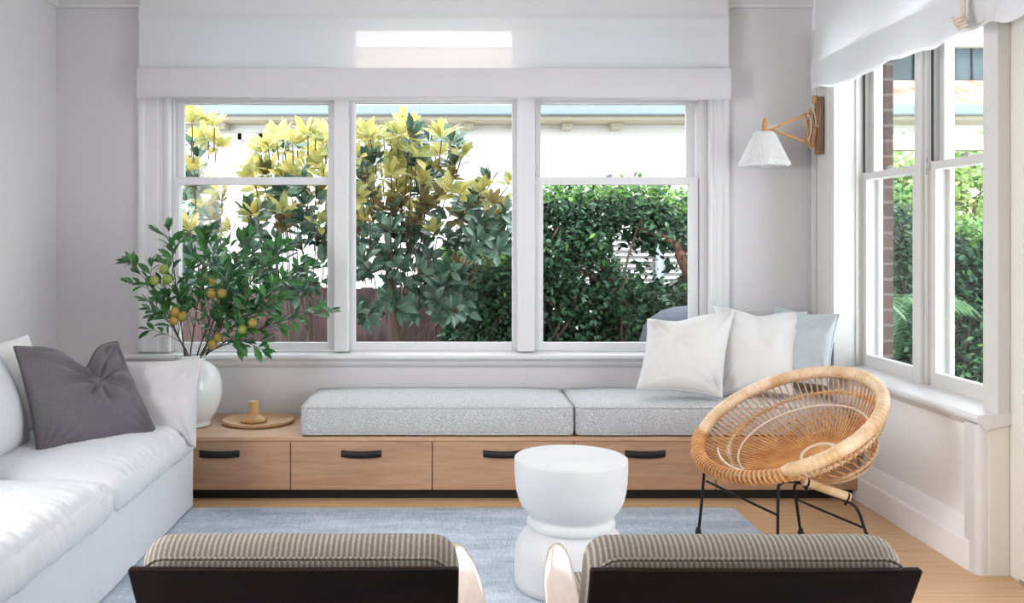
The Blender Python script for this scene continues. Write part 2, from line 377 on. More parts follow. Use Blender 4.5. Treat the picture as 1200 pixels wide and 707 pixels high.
def mk_brick():
    m, N, L, b = custom('old_brick')
    tc = N.new('ShaderNodeTexCoord'); mp = N.new('ShaderNodeMapping'); mp.inputs['Rotation'].default_value = (PI/2, 0, 0); L.new(tc.outputs['Object'], mp.inputs[0])
    br = N.new('ShaderNodeTexBrick'); br.inputs['Scale'].default_value = 1; br.inputs['Brick Width'].default_value = .24; br.inputs['Row Height'].default_value = .086; br.inputs['Mortar Size'].default_value = .008
    br.inputs['Color1'].default_value = srgb(84, 62, 56); br.inputs['Color2'].default_value = srgb(68, 52, 50); br.inputs['Mortar'].default_value = srgb(106, 96, 90)
    L.new(mp.outputs[0], br.inputs[0]); L.new(br.outputs[0], b.inputs['Base Color']); b.inputs['Roughness'].default_value = .9; return m
M['brick'] = mk_brick()
def mk_tiles():
    m, N, L, b = custom('terracotta_tiles')
    tc = N.new('ShaderNodeTexCoord'); wv = N.new('ShaderNodeTexWave'); wv.inputs['Scale'].default_value = 1.6; wv.inputs['Distortion'].default_value = .4; L.new(tc.outputs['Object'], wv.inputs[0])
    nz = N.new('ShaderNodeTexNoise'); nz.inputs['Scale'].default_value = 2.2; L.new(tc.outputs['Object'], nz.inputs[0])
    rp = N.new('ShaderNodeValToRGB'); e = rp.color_ramp.elements; e[0].position = .4; e[1].position = .6; e[0].color = srgb(158, 78, 54); e[1].color = srgb(186, 138, 116)
    L.new(nz.outputs[0], rp.inputs[0]); L.new(rp.outputs[0], b.inputs['Base Color']); b.inputs['Roughness'].default_value = .8
    bp = N.new('ShaderNodeBump'); bp.inputs['Distance'].default_value = .05; L.new(wv.outputs[1], bp.inputs['Height']); L.new(bp.outputs[0], b.inputs['Normal']); return m
M['tiles'] = mk_tiles()
def mk_rattan(name, c1, c2, sc=14):
    return mat(name, c1, .42, var=(sc, c2, .38, .64, (1,1,1)), bump=(160, .25, .001, (1,1,1)), coat=.15)
M['rattan'] = mk_rattan('rattan_cane', srgb(190, 124, 66), srgb(216, 160, 98))
M['peel'] = mk_rattan('rattan_peel_wrap', srgb(206, 168, 122), srgb(232, 206, 176), 9)
M['white_tie'] = mat('pale_binding', srgb(228, 212, 194), .5)
def mk_fruit():
    return mat('citrus_skin', srgb(166, 126, 54), .45, var=(12, srgb(132, 134, 58), .4, .65, (1,1,1)), bump=(150, .4, .001, (1,1,1)))
M['fruit'] = mk_fruit()
M['fruitg'] = mat('green_citrus_skin', srgb(122, 142, 58), .45, var=(12, srgb(160, 160, 78), .45, .7, (1,1,1)), bump=(150, .4, .001, (1,1,1)))

# ---------------------------------------------------------------- room shell
YW, XR, XL, ZC = 5.62, 2.18, -2.345, 2.96
struct('floor', MB().box(-2.6, 2.9, -2.6, 5.62, -.06, 0), M['floor'], 'pale oak board floor of the sunroom', 'floor')
struct('ceiling', MB().box(-2.6, 2.6, -2.6, 5.95, ZC, ZC+.1), M['ceil'], 'white ceiling just above the picture', 'ceiling')
mb = MB()
mb.box(XL-.2, -1.66, YW, YW+.25, 0, ZC); mb.box(1.56, XR+.3, YW, YW+.25, 0, ZC)
mb.box(-1.66, 1.56, YW, YW+.25, 0, .672); mb.box(-1.66, 1.56, YW, YW+.25, 2.72, ZC)
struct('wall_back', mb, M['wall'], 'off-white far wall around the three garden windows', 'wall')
mb = MB(); mb.box(XL-.2, XL, 2.6, YW+.25, 0, ZC); mb.box(XL-.2, XL, -2.6, 1.2, 0, ZC); mb.box(XL-.2, XL, 1.2, 2.6, 0, 1.1); mb.box(XL-.2, XL, 1.2, 2.6, 2.3, ZC)  # opening made up for the added left fill lamp
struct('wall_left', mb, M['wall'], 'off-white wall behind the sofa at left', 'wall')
mb = MB()
mb.box(XR, 2.36, 5.236, YW+.25, 0, ZC)            # far pier
mb.box(XR, 2.36, 3.84, 5.236, 0, .60); mb.box(XR, 2.36, 3.84, 5.236, 2.5, ZC)
struct('wall_right', mb, M['sidewall_lit'], 'off-white right wall under and beyond the side windows', 'wall')
mb = MB(); mb.box(2.30, 2.5, -2.6, 1.6, 0, ZC); mb.box(2.30, 2.5, 3.0, 3.74, 0, ZC); mb.box(2.30, 2.5, 1.6, 3.0, 2.3, ZC)
struct('wall_near_right', mb, M['cream'], 'cream near part of the right wall beside the side doorway', 'wall')
mb = MB(); mb.box(-2.6, 2.6, -2.6, -2.4, 0, ZC)
struct('wall_rear', mb, M['wall'], 'off-white wall behind the viewpoint', 'wall')
# brick outer skin of the right wall
mb = MB(); mb.box(2.362, 2.49, 5.25, 5.9, -.4, 3.1); mb.box(2.362, 2.49, 3.84, 5.25, -.4, .62)
struct('wall_outer', mb, M['brick'], 'strip of brown brickwork outside the far edge of the side window', 'wall')
# picture rail
mb = MB()
prof = [(0,0),(.022,.004),(.03,.02),(.018,.03),(.018,.06),(0,.065)]
mb.prism([(XL, YW-a, 2.755+b) for a, b in prof], 0, (XR-XL, 0, 0))
struct('trim_1', mb, M['trim'], 'picture rail across the top of the far wall', 'trim')
mb = MB(); mb.prism([(XL+a, -2.4, 2.755+b) for a, b in prof], 0, (0, YW+2.4, 0))
struct('trim_2', mb, M['trim'], 'picture rail across the top of the left wall', 'trim')
# right wall baseboard (tall, coved)
def base_profile():
    return [(0,0),(.04,0),(.04,.118),(.036,.126),(.03,.128),(.028,.14),(.022,.165),(.012,.19),(.004,.203),(0,.205)]
mb = MB(); mb.prism([(XR-a, 3.86, b) for a, b in base_profile()][::-1], 0, (0, 1.76, 0))
struct('baseboard_right', mb, M['sidewall_lit'], 'tall coved white baseboard under the side windows', 'baseboard', bevel=.002)
mb = MB(); mb.prism([(XL+a, -2.4, b) for a, b in base_profile()], 0, (0, YW+2.4, 0))
struct('baseboard_left', mb, M['trim'], 'tall white baseboard behind the sofa', 'baseboard')
mb = MB(); mb.prism([(XL, YW-a, b) for a, b in base_profile()], 0, (XR-XL, 0, 0))
struct('baseboard_back', mb, M['trim'], 'tall white baseboard behind the window bench', 'baseboard')
# rounded corner post and end face of the right wall
mb = MB()
arc = [(2.145, 3.90), (2.145, 3.845)]+[(2.175-.03*math.cos(t), 3.835-.03*math.sin(t)) for t in [i*PI/16 for i in range(1, 8)]]+[(2.178, 3.805), (2.19, 3.805), (2.19, 3.90)]
mb.prism([(x, y, 0) for x, y in arc], 0, (0, 0, .612))
struct('trim_3', mb, M['trim'], 'rounded white corner moulding at the near end of the side window wall', 'trim')
mb = MB(); mb.box(2.19, 2.274, 3.80, 3.92, 0, .612)
struct('trim_4', mb, M['cream'], 'flat cream end board below the side window sill', 'trim', bevel=.002)
# near doorway jamb right of the post
mb = MB(); mb.box(2.276, 2.52, 3.74, 3.84, 0, ZC); mb.box(2.268, 2.30, 3.70, 3.755, 0, ZC); mb.box(2.276, 2.30, 3.40, 3.70, 0, ZC)
struct('trim_5', mb, M['cream'], 'cream door frame boards at the right edge of the picture', 'trim', bevel=.003)
mb = MB(); mb.box(2.262, 2.30, 3.0, 3.72, 0, .018)
struct('trim_6', mb, M['chrome'], 'thin metal threshold strip at the foot of the door frame', 'trim')

# ---------------------------------------------------------------- back window casing and sill
def ogee_casing(x0, x1, z0, z1, y, flip):
    """vertical casing board with stepped mouldings on the far wall, thick edge at the outer side"""
    mb = MB(); w_ = x1-x0
    steps = [(0,.0),(0,.03),(.012,.036),(.03,.034),(.04,.024),(.055,.022),(.6*w_,.022),(.62*w_,.018),(.78*w_,.018),(.80*w_,.026),(.92*w_,.03),(.97*w_,.026),(w_,.012),(w_,0)]
    pts = []
    for a, b in steps:
        x = x0+a if not flip else x1-a
        pts.append((x, y-b, z0))
    if flip: pts = pts[::-1]
    mb.prism(pts, 0, (0, 0, z1-z0)); return mb
mb = ogee_casing(-1.849, -1.655, .70, 2.74, YW, False)
mb2 = ogee_casing(1.555, 1.676, .70, 2.74, YW, True); mb.add(mb2.v, mb2.f, False)
mb.box(-1.849, 1.676, YW-.03, YW, 2.70, 2.755)
struct('trim_7', mb, M['trim'], 'moulded white casing boards around the three far windows', 'window casing', bevel=.002)
mb = MB()
mb.prism([(-1.93, y, z) for y, z in [(5.74,.672),(5.74,.700),(5.575,.690),(5.562,.688),(5.555,.680),(5.555,.668),(5.562,.658),(5.575,.655),(5.585,.645),(5.59,.63),(5.605,.612),(YW,.605),(YW,.672)]], 0, (1.93+XR, 0, 0))
struct('window_sill', mb, M['trim'], 'long white nosed sill below the three far windows', 'window sill', bevel=.003)
# back windows
ZT, ZB, YG = 2.195, .749, 5.70
def sash(w_, name, x0, x1, z0, z1, gx0, gx1, gz0, gz1, y, d=.035, gm='glass'):
    """one glazed sash: a frame around a glass opening, a bead and a pane"""
    mb = MB()
    mb.box(x0, gx0, y-d, y, z0, z1); mb.box(gx1, x1, y-d, y, z0, z1)
    mb.box(gx0, gx1, y-d, y, z0, gz0); mb.box(gx0, gx1, y-d, y, gz1, z1)
    o = mb.build(name, M['trim'], w_, bevel=.003)
    g = MB().box(gx0-.005, gx1+.005, y-.016, y-.012, gz0-.005, gz1+.005).build('pane', M[gm], o, fix=True)
    return o
def K(px, Y=5.68): return (px-525)*Y/F
def Zp(py, Y=5.68): return CZ-(py-285)*Y/F
specs = [(192, 401, 204, 393, 215, 384, 211, 384), (401, 615, None, None, 417, 600, 417, 600), (615, 829, 626, 817, 634, 805, 636, 806)]
for i, (a, b, s0, s1, u0, u1, l0, l1) in enumerate(specs):
    X0, X1 = K(a), K(b)
    t = thing('window_%d' % (i+1), ((X0+X1)/2, 5.68, .69), ['left-hand far window with double-hung sashes behind the leafy branches', 'middle far window with a single tall fixed pane', 'right-hand far window with double-hung sashes looking on the hedge'][i], 'window', kind='structure')
    fr = MB()
    f0 = K(206) if i == 0 else K(410) if i == 1 else K(626); f1 = K(393) if i == 0 else K(605) if i == 1 else K(818)
    yA, yB = 5.64, 5.80
    fr.box(X0 if i else -1.70, f0, yA, yB, .70, 2.72); fr.box(f1, X1 if i < 2 else 1.56, yA, yB, .70, 2.72)
    fr.box(f0, f1, yA+.02, yB, Zp(119), Zp(112)); fr.box(f0, f1, yA, yB, 2.66, 2.72); fr.box(f0, f1, yA+.01, yB, .69, Zp(411))
    fr.build('window_frame', M['trim'], t, bevel=.004)
    # raised flat mullion face
    if i == 1:
        for xa, xb in ((K(393), K(409)), (K(606), K(625))):
            MB().box(xa, xb, 5.612, 5.642, .70, 2.72).build('mullion', M['trim'], t, bevel=.003)
    zmid0, zmid1 = Zp(217), Zp(208)
    zb_ = Zp(401)
    if i == 1:
        sash(t, 'fixed_sash', f0, f1, Zp(411), Zp(119), K(417), K(600), zb_, Zp(121.5), 5.70)
    else:
        sash(t, 'lower_sash', K(s0), K(s1), Zp(410), zmid1-.0, K(l0), K(l1), zb_, zmid0, 5.69)
        sash(t, 'upper_sash', K(s0+1.5), K(s1-1.5), zmid0+.01, Zp(119), K(u0), K(u1), zmid1-.002, Zp(122), 5.73)
        if i == 2:
            c = Vector(((K(715)), 5.668, zmid1))
            lk = MB(); lk.lathe([(.012,0),(.014,.006),(.008,.012),(.004,.02)], c, 12); lk.tube([c+Vector((-.03,0,.008)), c+Vector((0,0,.014)), c+Vector((.025,-.004,.01))], .005, 8)
            lk.build('sash_latch', M['chrome'], t)
    sash(t, 'top_light', f0, f1, Zp(112), 2.68, K(u0), K(u1), Zp(108), 2.645, 5.70, gm='glass' if i == 1 else 'dimmed')

# ---------------------------------------------------------------- right windows
XS = 2.31
def sashx(w_, name, y0, y1, z0, z1, gy0, gy1, gz0, gz1, x, d=.035):
    mb = MB()
    mb.box(x, x+d, y0, gy0, z0, z1); mb.box(x, x+d, gy1, y1, z0, z1)
    mb.box(x, x+d, gy0, gy1, z0, gz0); mb.box(x, x+d, gy0, gy1, gz1, z1)
    o = mb.build(name, M['joinery_toned'], w_, bevel=.003)
    MB().box(x+.014, x+.018, gy0-.005, gy1+.005, gz0-.005, gz1+.005).build('pane', M['glass'], o, fix=True)
    return o
for i, (ya, yb) in enumerate(((4.62, 5.236), (3.90, 4.50))):
    t = thing('window_%d' % (4+i), (XS, (ya+yb)/2, .66), ['narrow double-hung side window nearer the corner, showing brick and palm leaves', 'double-hung side window nearer the camera, looking on the garden wall and hedge'][i], 'window', kind='structure')
    sashx(t, 'lower_sash', ya+.005, yb-.005, .665, 1.738, ya+.05, yb-.05, .735, 1.70, XS)
    sashx(t, 'upper_sash', ya+.005, yb-.005, 1.70, 2.45, ya+.05, yb-.05, 1.738, 2.40, XS+.042)
    fr = MB()
    fr.box(XS+.005, XS+.1, yb-.004, yb+.012, .66, 2.5); fr.box(XS+.005, XS+.1, ya-.012, ya+.004, .66, 2.5)
    fr.box(XS+.08, XS+.1, ya, ya+.035, .66, 2.5); fr.box(XS+.08, XS+.1, yb-.035, yb, .66, 2.5)
    fr.box(XS+.0, XS+.1, ya, yb, 2.45, 2.5)
    fr.build('window_frame', M['joinery_toned'], t, bevel=.002)
    MB().box(XS+.001, XS+.008, yb-.022, yb-.010, 1.742, 2.44).build('channel_shade', M['kick'], t)  # black strip standing in for the shaded gap beside the sash
    c = Vector((XS+.02, (ya+yb)/2+.02, 1.738)); lk = MB(); lk.lathe([(.014,0),(.016,.006),(.008,.014),(.004,.024)], c, 12)
    lk.tube([c+Vector((0,-.035,.008)), c+Vector((0,0,.016)), c+Vector((-.004,.03,.01))], .006, 8); lk.build('sash_latch', M['chrome'], t)
    if i == 1:
        hg = MB(); hg.box(XS-.006, XS, 4.49, 4.53, 1.70, 1.735); hg.tube([(XS-.01, 4.51, 1.68), (XS-.01, 4.51, 1.76)], .005, 8)
        hg.build('bolt_plate', M['chrome'], t)
mb = MB(); mb.box(XS-.012, XS+.12, 4.505, 4.612, .66, 2.5); mb.box(XS-.03, XS-.012, 4.53, 4.59, .66, 2.5)
mb.box(2.222, 2.274, 3.795, 3.90, .655, 2.6); mb.box(2.26, 2.42, 3.80, 3.905, .655, 2.6)
struct('trim_8', mb, M['joinery_toned'], 'white mullion and end post between and beside the side windows', 'window trim', bevel=.003)
mb = MB()    # layered casing on the wall between the corner and the side windows + lit jamb reveal
mb.box(2.150, XR, 5.50, 5.555, .66, 2.6); mb.box(2.158, XR, 5.30, 5.49, .66, 2.6); mb.box(2.142, 2.16, 5.285, 5.31, .66, 2.6)
mb.box(2.165, XR, 5.555, 5.60, .66, 2.6); mb.box(2.15, 2.32, 5.232, 5.30, .66, 2.6); mb.box(2.27, 2.285, 5.222, 5.235, .66, 2.6)
struct('trim_9', mb, M['joinery_toned'], 'stepped white casing between the room corner and the side window', 'window casing', bevel=.003)
mb = MB()
prof = [(2.42,.640),(2.42,.672),(2.30,.668),(2.15,.652),(2.140,.648),(2.135,.640),(2.135,.628),(2.14,.620),(2.15,.616),(2.158,.612),(2.162,.600),(2.170,.592),(2.18,.588),(2.20,.600)]
mb.prism([(x, 3.79, z) for x, z in prof], 0, (0, YW-3.79, 0))
struct('window_sill_side', mb, M['trim'], 'deep white nosed sill below the two side windows', 'window sill', bevel=.002)

# ---------------------------------------------------------------- roman blinds
def sheet(fn, nu, nv, th, nrm):
    mb = MB(); fr, bk = [], []
    for i in range(nu+1):
        for j in range(nv+1):
            p = fn(i/nu, j/nv); fr.append(p); bk.append(p+Vector(nrm)*th)
    W = nv+1; fs = []
    for i in range(nu):
        for j in range(nv): fs.append((i*W+j, (i+1)*W+j, (i+1)*W+j+1, i*W+j+1))
    mb.add(fr, fs)
    return mb
t = thing('roman_blind', (-.08, 5.50, 2.19), 'wide sheer white roman blind across the top of the three far windows', 'blind', 'sheer white roman blinds')
def f1(u, v):
    x = -1.808+3.452*u; z = 2.30+(2.95-2.30)*v
    y = 5.505+.006*noise.noise(Vector((x*1.5, z*2, 0)))-.018*math.exp(-((z-2.66)/.02)**2)
    return Vector((x, y, z))
sheet(f1, 90, 30, 0, (0,1,0)).build('blind_cloth', M['sheer'], t)
def hemfn(k):
    def f(u, v):
        x = -1.814+3.464*u+.0; z0 = 2.192+.010*k+.004*math.sin(x*3+k)+.003*noise.noise(Vector((x*4, k, 0))); z1 = 2.372-.004*k
        z = z0+(z1-z0)*v
        y = 5.487-.014*k-.008*math.sin(v*PI)+.004*noise.noise(Vector((x*2.5, z*3, k)))
        return Vector((x, y, z))
    return f
mbh = MB()
for k in range(2):
    s_ = sheet(hemfn(k), 90, 8, 0, (0,1,0)); mbh.add(s_.v, s_.f)
mbh.build('hem_fold', M['hem'], t)
MB().box(-1.80, 1.636, 5.492, 5.498, 2.20, 2.222).build('batten', M['trim'], t)
MB().box(-1.80, 1.636, 5.51, 5.56, 2.90, 2.95).build('headrail', M['trim'], t)

t = thing('roman_blind', (2.11, 4.4, 2.2), 'gathered sheer white roman blind over the side windows at upper right', 'blind', 'sheer white roman blinds')
def zb(Y):   # scalloped lower edge, pulled up where the tapes gather it
    g = math.exp(-((Y-3.74)/.16)**2)
    return 2.196+.010*math.sin((Y-3.2)*6.5)+.005*math.sin(Y*23)+.03*max(0, Y-5.0)/.37+.02*g-.035*math.exp(-((Y-3.45)/.15)**2)
def f2(u, v):
    Y = 3.0+2.37*u; z = zb(Y)+.03+(2.95-zb(Y)-.03)*v
    x = 2.105+.012*math.sin(Y*9)*(1-v)+.012*noise.noise(Vector((Y*3, z*2, 5)))-.02*math.exp(-((z-2.39)/.015)**2)
    if u > .985: x += .0
    return Vector((x, Y, z))
sheet(f2, 110, 30, 0, (1,0,0)).build('blind_cloth', M['sheer'], t)
def hem2(k):
    def f(u, v):
        Y = 3.0+2.385*u-.0*k; z0 = zb(Y)+.012*k; z1 = 2.385-.01*k
        z = z0+(z1-z0)*v
        g = math.exp(-((Y-3.74)/.09)**2)
        x = 2.090-.008*k-.007*math.sin(v*PI)+.007*math.sin(Y*14+k*2)*(1-v)+.012*noise.noise(Vector((Y*4, z*3, k)))+.02*g
        return Vector((x, Y, z))
    return f
mbh = MB()
for k in range(2):
    s_ = sheet(hem2(k), 120, 10, 0, (1,0,0)); mbh.add(s_.v, s_.f)
mbh.build('hem_fold', M['sheer'], t)
MB().box(2.05, 2.056, 3.725, 3.755, 2.23, 2.5).build('tape', M['brown_band'], t)
tk = MB()
for k in range(4): tk.tube(smooth_pts([(2.05-.006*k, 3.70, 2.215+.012*k), (2.04-.006*k, 3.74, 2.205+.012*k), (2.05-.006*k, 3.78, 2.22+.012*k)], 4), .006, 6)
tk.build('gathered_tape_loop', M['brown_band'], t)
MB().box(2.12, 2.17, 3.0, 5.36, 2.90, 2.95).build('headrail', M['trim'], t)

# ---------------------------------------------------------------- rug
mb = soft_box(-2.15, 1.448, .3, 4.744, .0005, .0135, .006, nx=40, ny=40, nz=1)
tag(mb.build('rug', M['rug'], fix=True), 'flat woven blue-grey rug on the oak floor', 'rug')

# ---------------------------------------------------------------- window bench
k92 = 4.92/F
bx = [-1.565+i*.7414 for i in range(6)]
t = thing('window_bench', (.29, 5.27, 0), 'long low oak window bench with a row of drawers and black strap handles', 'bench')
mb = MB(); mb.box(bx[0], bx[5], 4.922, YW-.045, .060, .312); mb.build('carcass', M['oak'], t, bevel=.001)
MB().box(bx[0], bx[5], 4.965, YW-.045, .001, .060).build('kickboard', M['kick'], t)
MB().box(bx[0]-.002, bx[5]+.002, 4.915, YW-.01, .313, .333).build('bench_top', M['oaktop'], t, bevel=.0015)
for i in range(5):
    d = MB().box(bx[i]+.0025, bx[i+1]-.0025, 4.905, 4.921, .0600, .3115).build('drawer', M['oak'], t, bevel=.0015)
    cx = (bx[i]+bx[i+1])/2; hb = MB(); n = 18; w2 = .105
    out = []; inn = []
    for q in range(n+1):
        u = q/n*2-1; bow = .014*(1-abs(u)**2.6) if abs(u) < .86 else .014*(1-.86**2.6)*(1-abs(u))/.14
        out.append((cx+u*w2, 4.9045-.004-bow, 0)); inn.append((cx+u*w2, 4.9045-bow, 0))
    vs = []
    for (a, b_) in zip(out, inn):
        sag = .004*(1-((a[0]-cx)/w2)**2)
        vs += [(a[0], a[1], .232-sag), (a[0], a[1], .268-sag), (b_[0], b_[1], .268-sag), (b_[0], b_[1], .232-sag)]
    fs = []
    for q in range(n):
        for e in range(4): fs.append((q*4+e, q*4+(e+1)%4, (q+1)*4+(e+1)%4, (q+1)*4+e))
    fs += [(0,1,2,3), (n*4+3, n*4+2, n*4+1, n*4)]
    hb.add(vs, fs); h_ = hb.build('handle', M['leather'], d, fix=True)
    sc_ = MB()
    for sx in (-1, 1):
        sc_ = MB(); sc_.lathe([(0,-.0035),(.003,-.003),(.004,0)], (cx+sx*(w2-.008), 4.9005, .250), 10, axis=Matrix.Rotation(-PI/2, 3, 'X') @ Matrix.Rotation(PI, 3, 'X'))
        sc_.build('screw', M['black'], h_)
# bench cushions
def bench_cushion(x0, x1, label):
    mb = soft_box(x0, x1, 4.925, 5.585, .335, .492, .028, crown=.016, nx=30, ny=12, nz=3, wr=.003, ws=5, side=.006)
    o = tag(mb.build('seat_cushion', M['boucle'], fix=True), label, 'cushion', 'box cushions on the window bench')
    for z, e in ((.492, .0), (.337, .0)):
        pts = []
        a, b, c_, d, r = x0+.004, x1-.004, 4.929, 5.581, .03
        for (cx_, cy_, a0) in ((b-r, c_+r, -PI/2), (b-r, d-r, 0), (a+r, d-r, PI/2), (a+r, c_+r, PI)):
            for q in range(5): pts.append(Vector((cx_+r*math.cos(a0+q*PI/8), cy_+r*math.sin(a0+q*PI/8), z-.008 if z > .4 else z+.008)))
        full = []
        for q in range(len(pts)):
            p0, p1 = pts[q], pts[(q+1) % len(pts)]; m_ = max(1, int((p1-p0).length/.05))
            for w_ in range(m_): full.append(p0.lerp(p1, w_/m_))
        MB().tube([p+Vector((0,0,.0015*noise.noise(p*6))) for p in full], .0045, 6, closed=True).build('piping', M['boucle'], o)
    return o
bench_cushion(-.775, .662, 'long speckled grey box cushion on the left and middle of the bench')
bench_cushion(.672, 2.11, 'speckled grey box cushion on the right of the bench, under the white pillows')

# ---------------------------------------------------------------- pillows on the bench
def make_pillow(name, corners, T, m, label, group=None, pm=None, pr=.004, **kw):
    mb, loop = pillow(*corners, T, **kw)
    o = tag(mb.build(name, m, fix=True), label, 'pillow', group)
    MB().tube(loop, pr, 6, closed=True).build('seam', pm or m, o)
    return o
make_pillow('throw_pillow', (P(758,374,5.33), P(861,364,5.36), P(846,466,5.02), P(746,456,5.10)), .105, M['linen_w'],
            'white linen throw pillow standing at the left of the bench group', 'white throw pillows on the bench', seed=1, wr=.009, pinch=.08, dent=.10, du=-.35, dw=.45)
make_pillow('throw_pillow', (P(836,359,5.46), P(946,366,5.36), P(928,462,5.04), P(842,464,5.16)), .10, M['linen_w'],
            'white linen throw pillow in the middle, behind the rattan chair hoop', 'white throw pillows on the bench', seed=2, wr=.009, pinch=.08, dent=.12, du=.0, dw=.4)
make_pillow('throw_pillow', (P(908,359,5.50), P(984,369,5.12), P(970,452,4.98), P(896,450,5.24)), .06, M['linen_bg'],
            'pale blue-grey throw pillow in the corner with a piped edge', None, seed=3, wr=.008, pr=.006, pinch=.08, dent=.06, du=0, dw=.5)

# ---------------------------------------------------------------- vase
vc = (-1.432, 5.22, .3335)
prof = [(.0, .004),(.095,.0),(.106,.006),(.109,.016),(.104,.022),(.118,.040),(.146,.085),(.164,.135),(.172,.190),(.170,.245),(.158,.290),(.135,.325),(.105,.348),(.086,.358),(.080,.366),(.080,.385),(.083,.392),(.078,.396),(.072,.39),(.070,.36),(.09,.34),(.13,.30),(.15,.2),(.12,.06),(0,.03)]
o = tag(MB().lathe(prof, vc, 72).build('vase', M['ceramic'], fix=True), 'large rounded white ceramic vase on the left end of the bench', 'vase')

# fruiting branches
def leaf_quad(mb, base, d, up, L, W, curl=.15, fold=.12, nseg=4, profile=None):
    d = d.normalized(); side = d.cross(up)
    if side.length < 1e-4: side = d.cross(Vector((1,0,.3)))
    side.normalize(); up2 = side.cross(d).normalized()
    vs = []; prof = [0.0, .62, 1.0, .78, 0.0] if nseg == 4 else [0, 1, 0]
    prof = profile or prof; n = len(prof)-1
    for i, wv in enumerate(prof):
        t_ = i/n; c = base+d*(L*t_)-up2*(curl*L*t_*t_)
        if wv == 0: vs.append(c)
        else: vs += [c-side*W*wv*.5+up2*fold*W, c, c+side*W*wv*.5+up2*fold*W]
    fs = [(0,1,2),(0,2,3)]
    for i in range(n-2):
        a = 1+3*i; fs += [(a, a+3, a+4, a+1), (a+1, a+4, a+5, a+2)]
    a = 1+3*(n-2); e = a+3
    fs += [(a, e, a+1), (a+1, e, a+2)]
    fs = [f[::-1] for f in fs]
    # orient so the upper face is the front
    mb.add(vs, fs)
rb = random.Random(21)
branch_specs = [   # tip px, py, Y ; label ; fruits (px,py,green?)
 ((150, 296, 5.10), 'leafy branch leaning furthest left, carrying three green fruits', [(192,316,1),(181,329,1),(196,328,1)], 1),
 ((196, 256, 5.16), 'upright leafy branch rising left of the vase neck against the window casing', [(205,366,0),(204,376,0),(214,371,0)], 1),
 ((246, 262, 5.28), 'tall leafy branch standing straight up above the vase', [(250,329,0)], 1),
 ((292, 264, 5.12), 'dark-leaved branch reaching up towards the left window meeting rail', [(248,344,0),(260,344,0)], 1),
 ((341, 276, 5.22), 'leafy branch slanting up to the right across the left window', [], 1),
 ((374, 300, 5.30), 'longest leafy branch slanting right towards the window frame', [], 1),
 ((395, 352, 5.06), 'low leafy branch reaching furthest right over the window edge', [(296,379,0),(284,387,1)], 1),
 ((338, 338, 4.98), 'leafy branch in the middle of the spray, nearest the camera', [(256,396,0),(249,404,0)], 1),
 ((312, 396, 5.02), 'short drooping leafy branch low at the right of the vase neck', [], .8),
 ((172, 340, 5.00), 'short leafy branch low at the left of the vase neck', [], .7),
 ((275, 310, 5.00), 'leafy branch filling the centre of the spray', [], 1),
 ((305, 335, 5.25), 'leafy branch behind the centre of the spray', [], 1),
]
neck = Vector((vc[0], vc[1], .70))
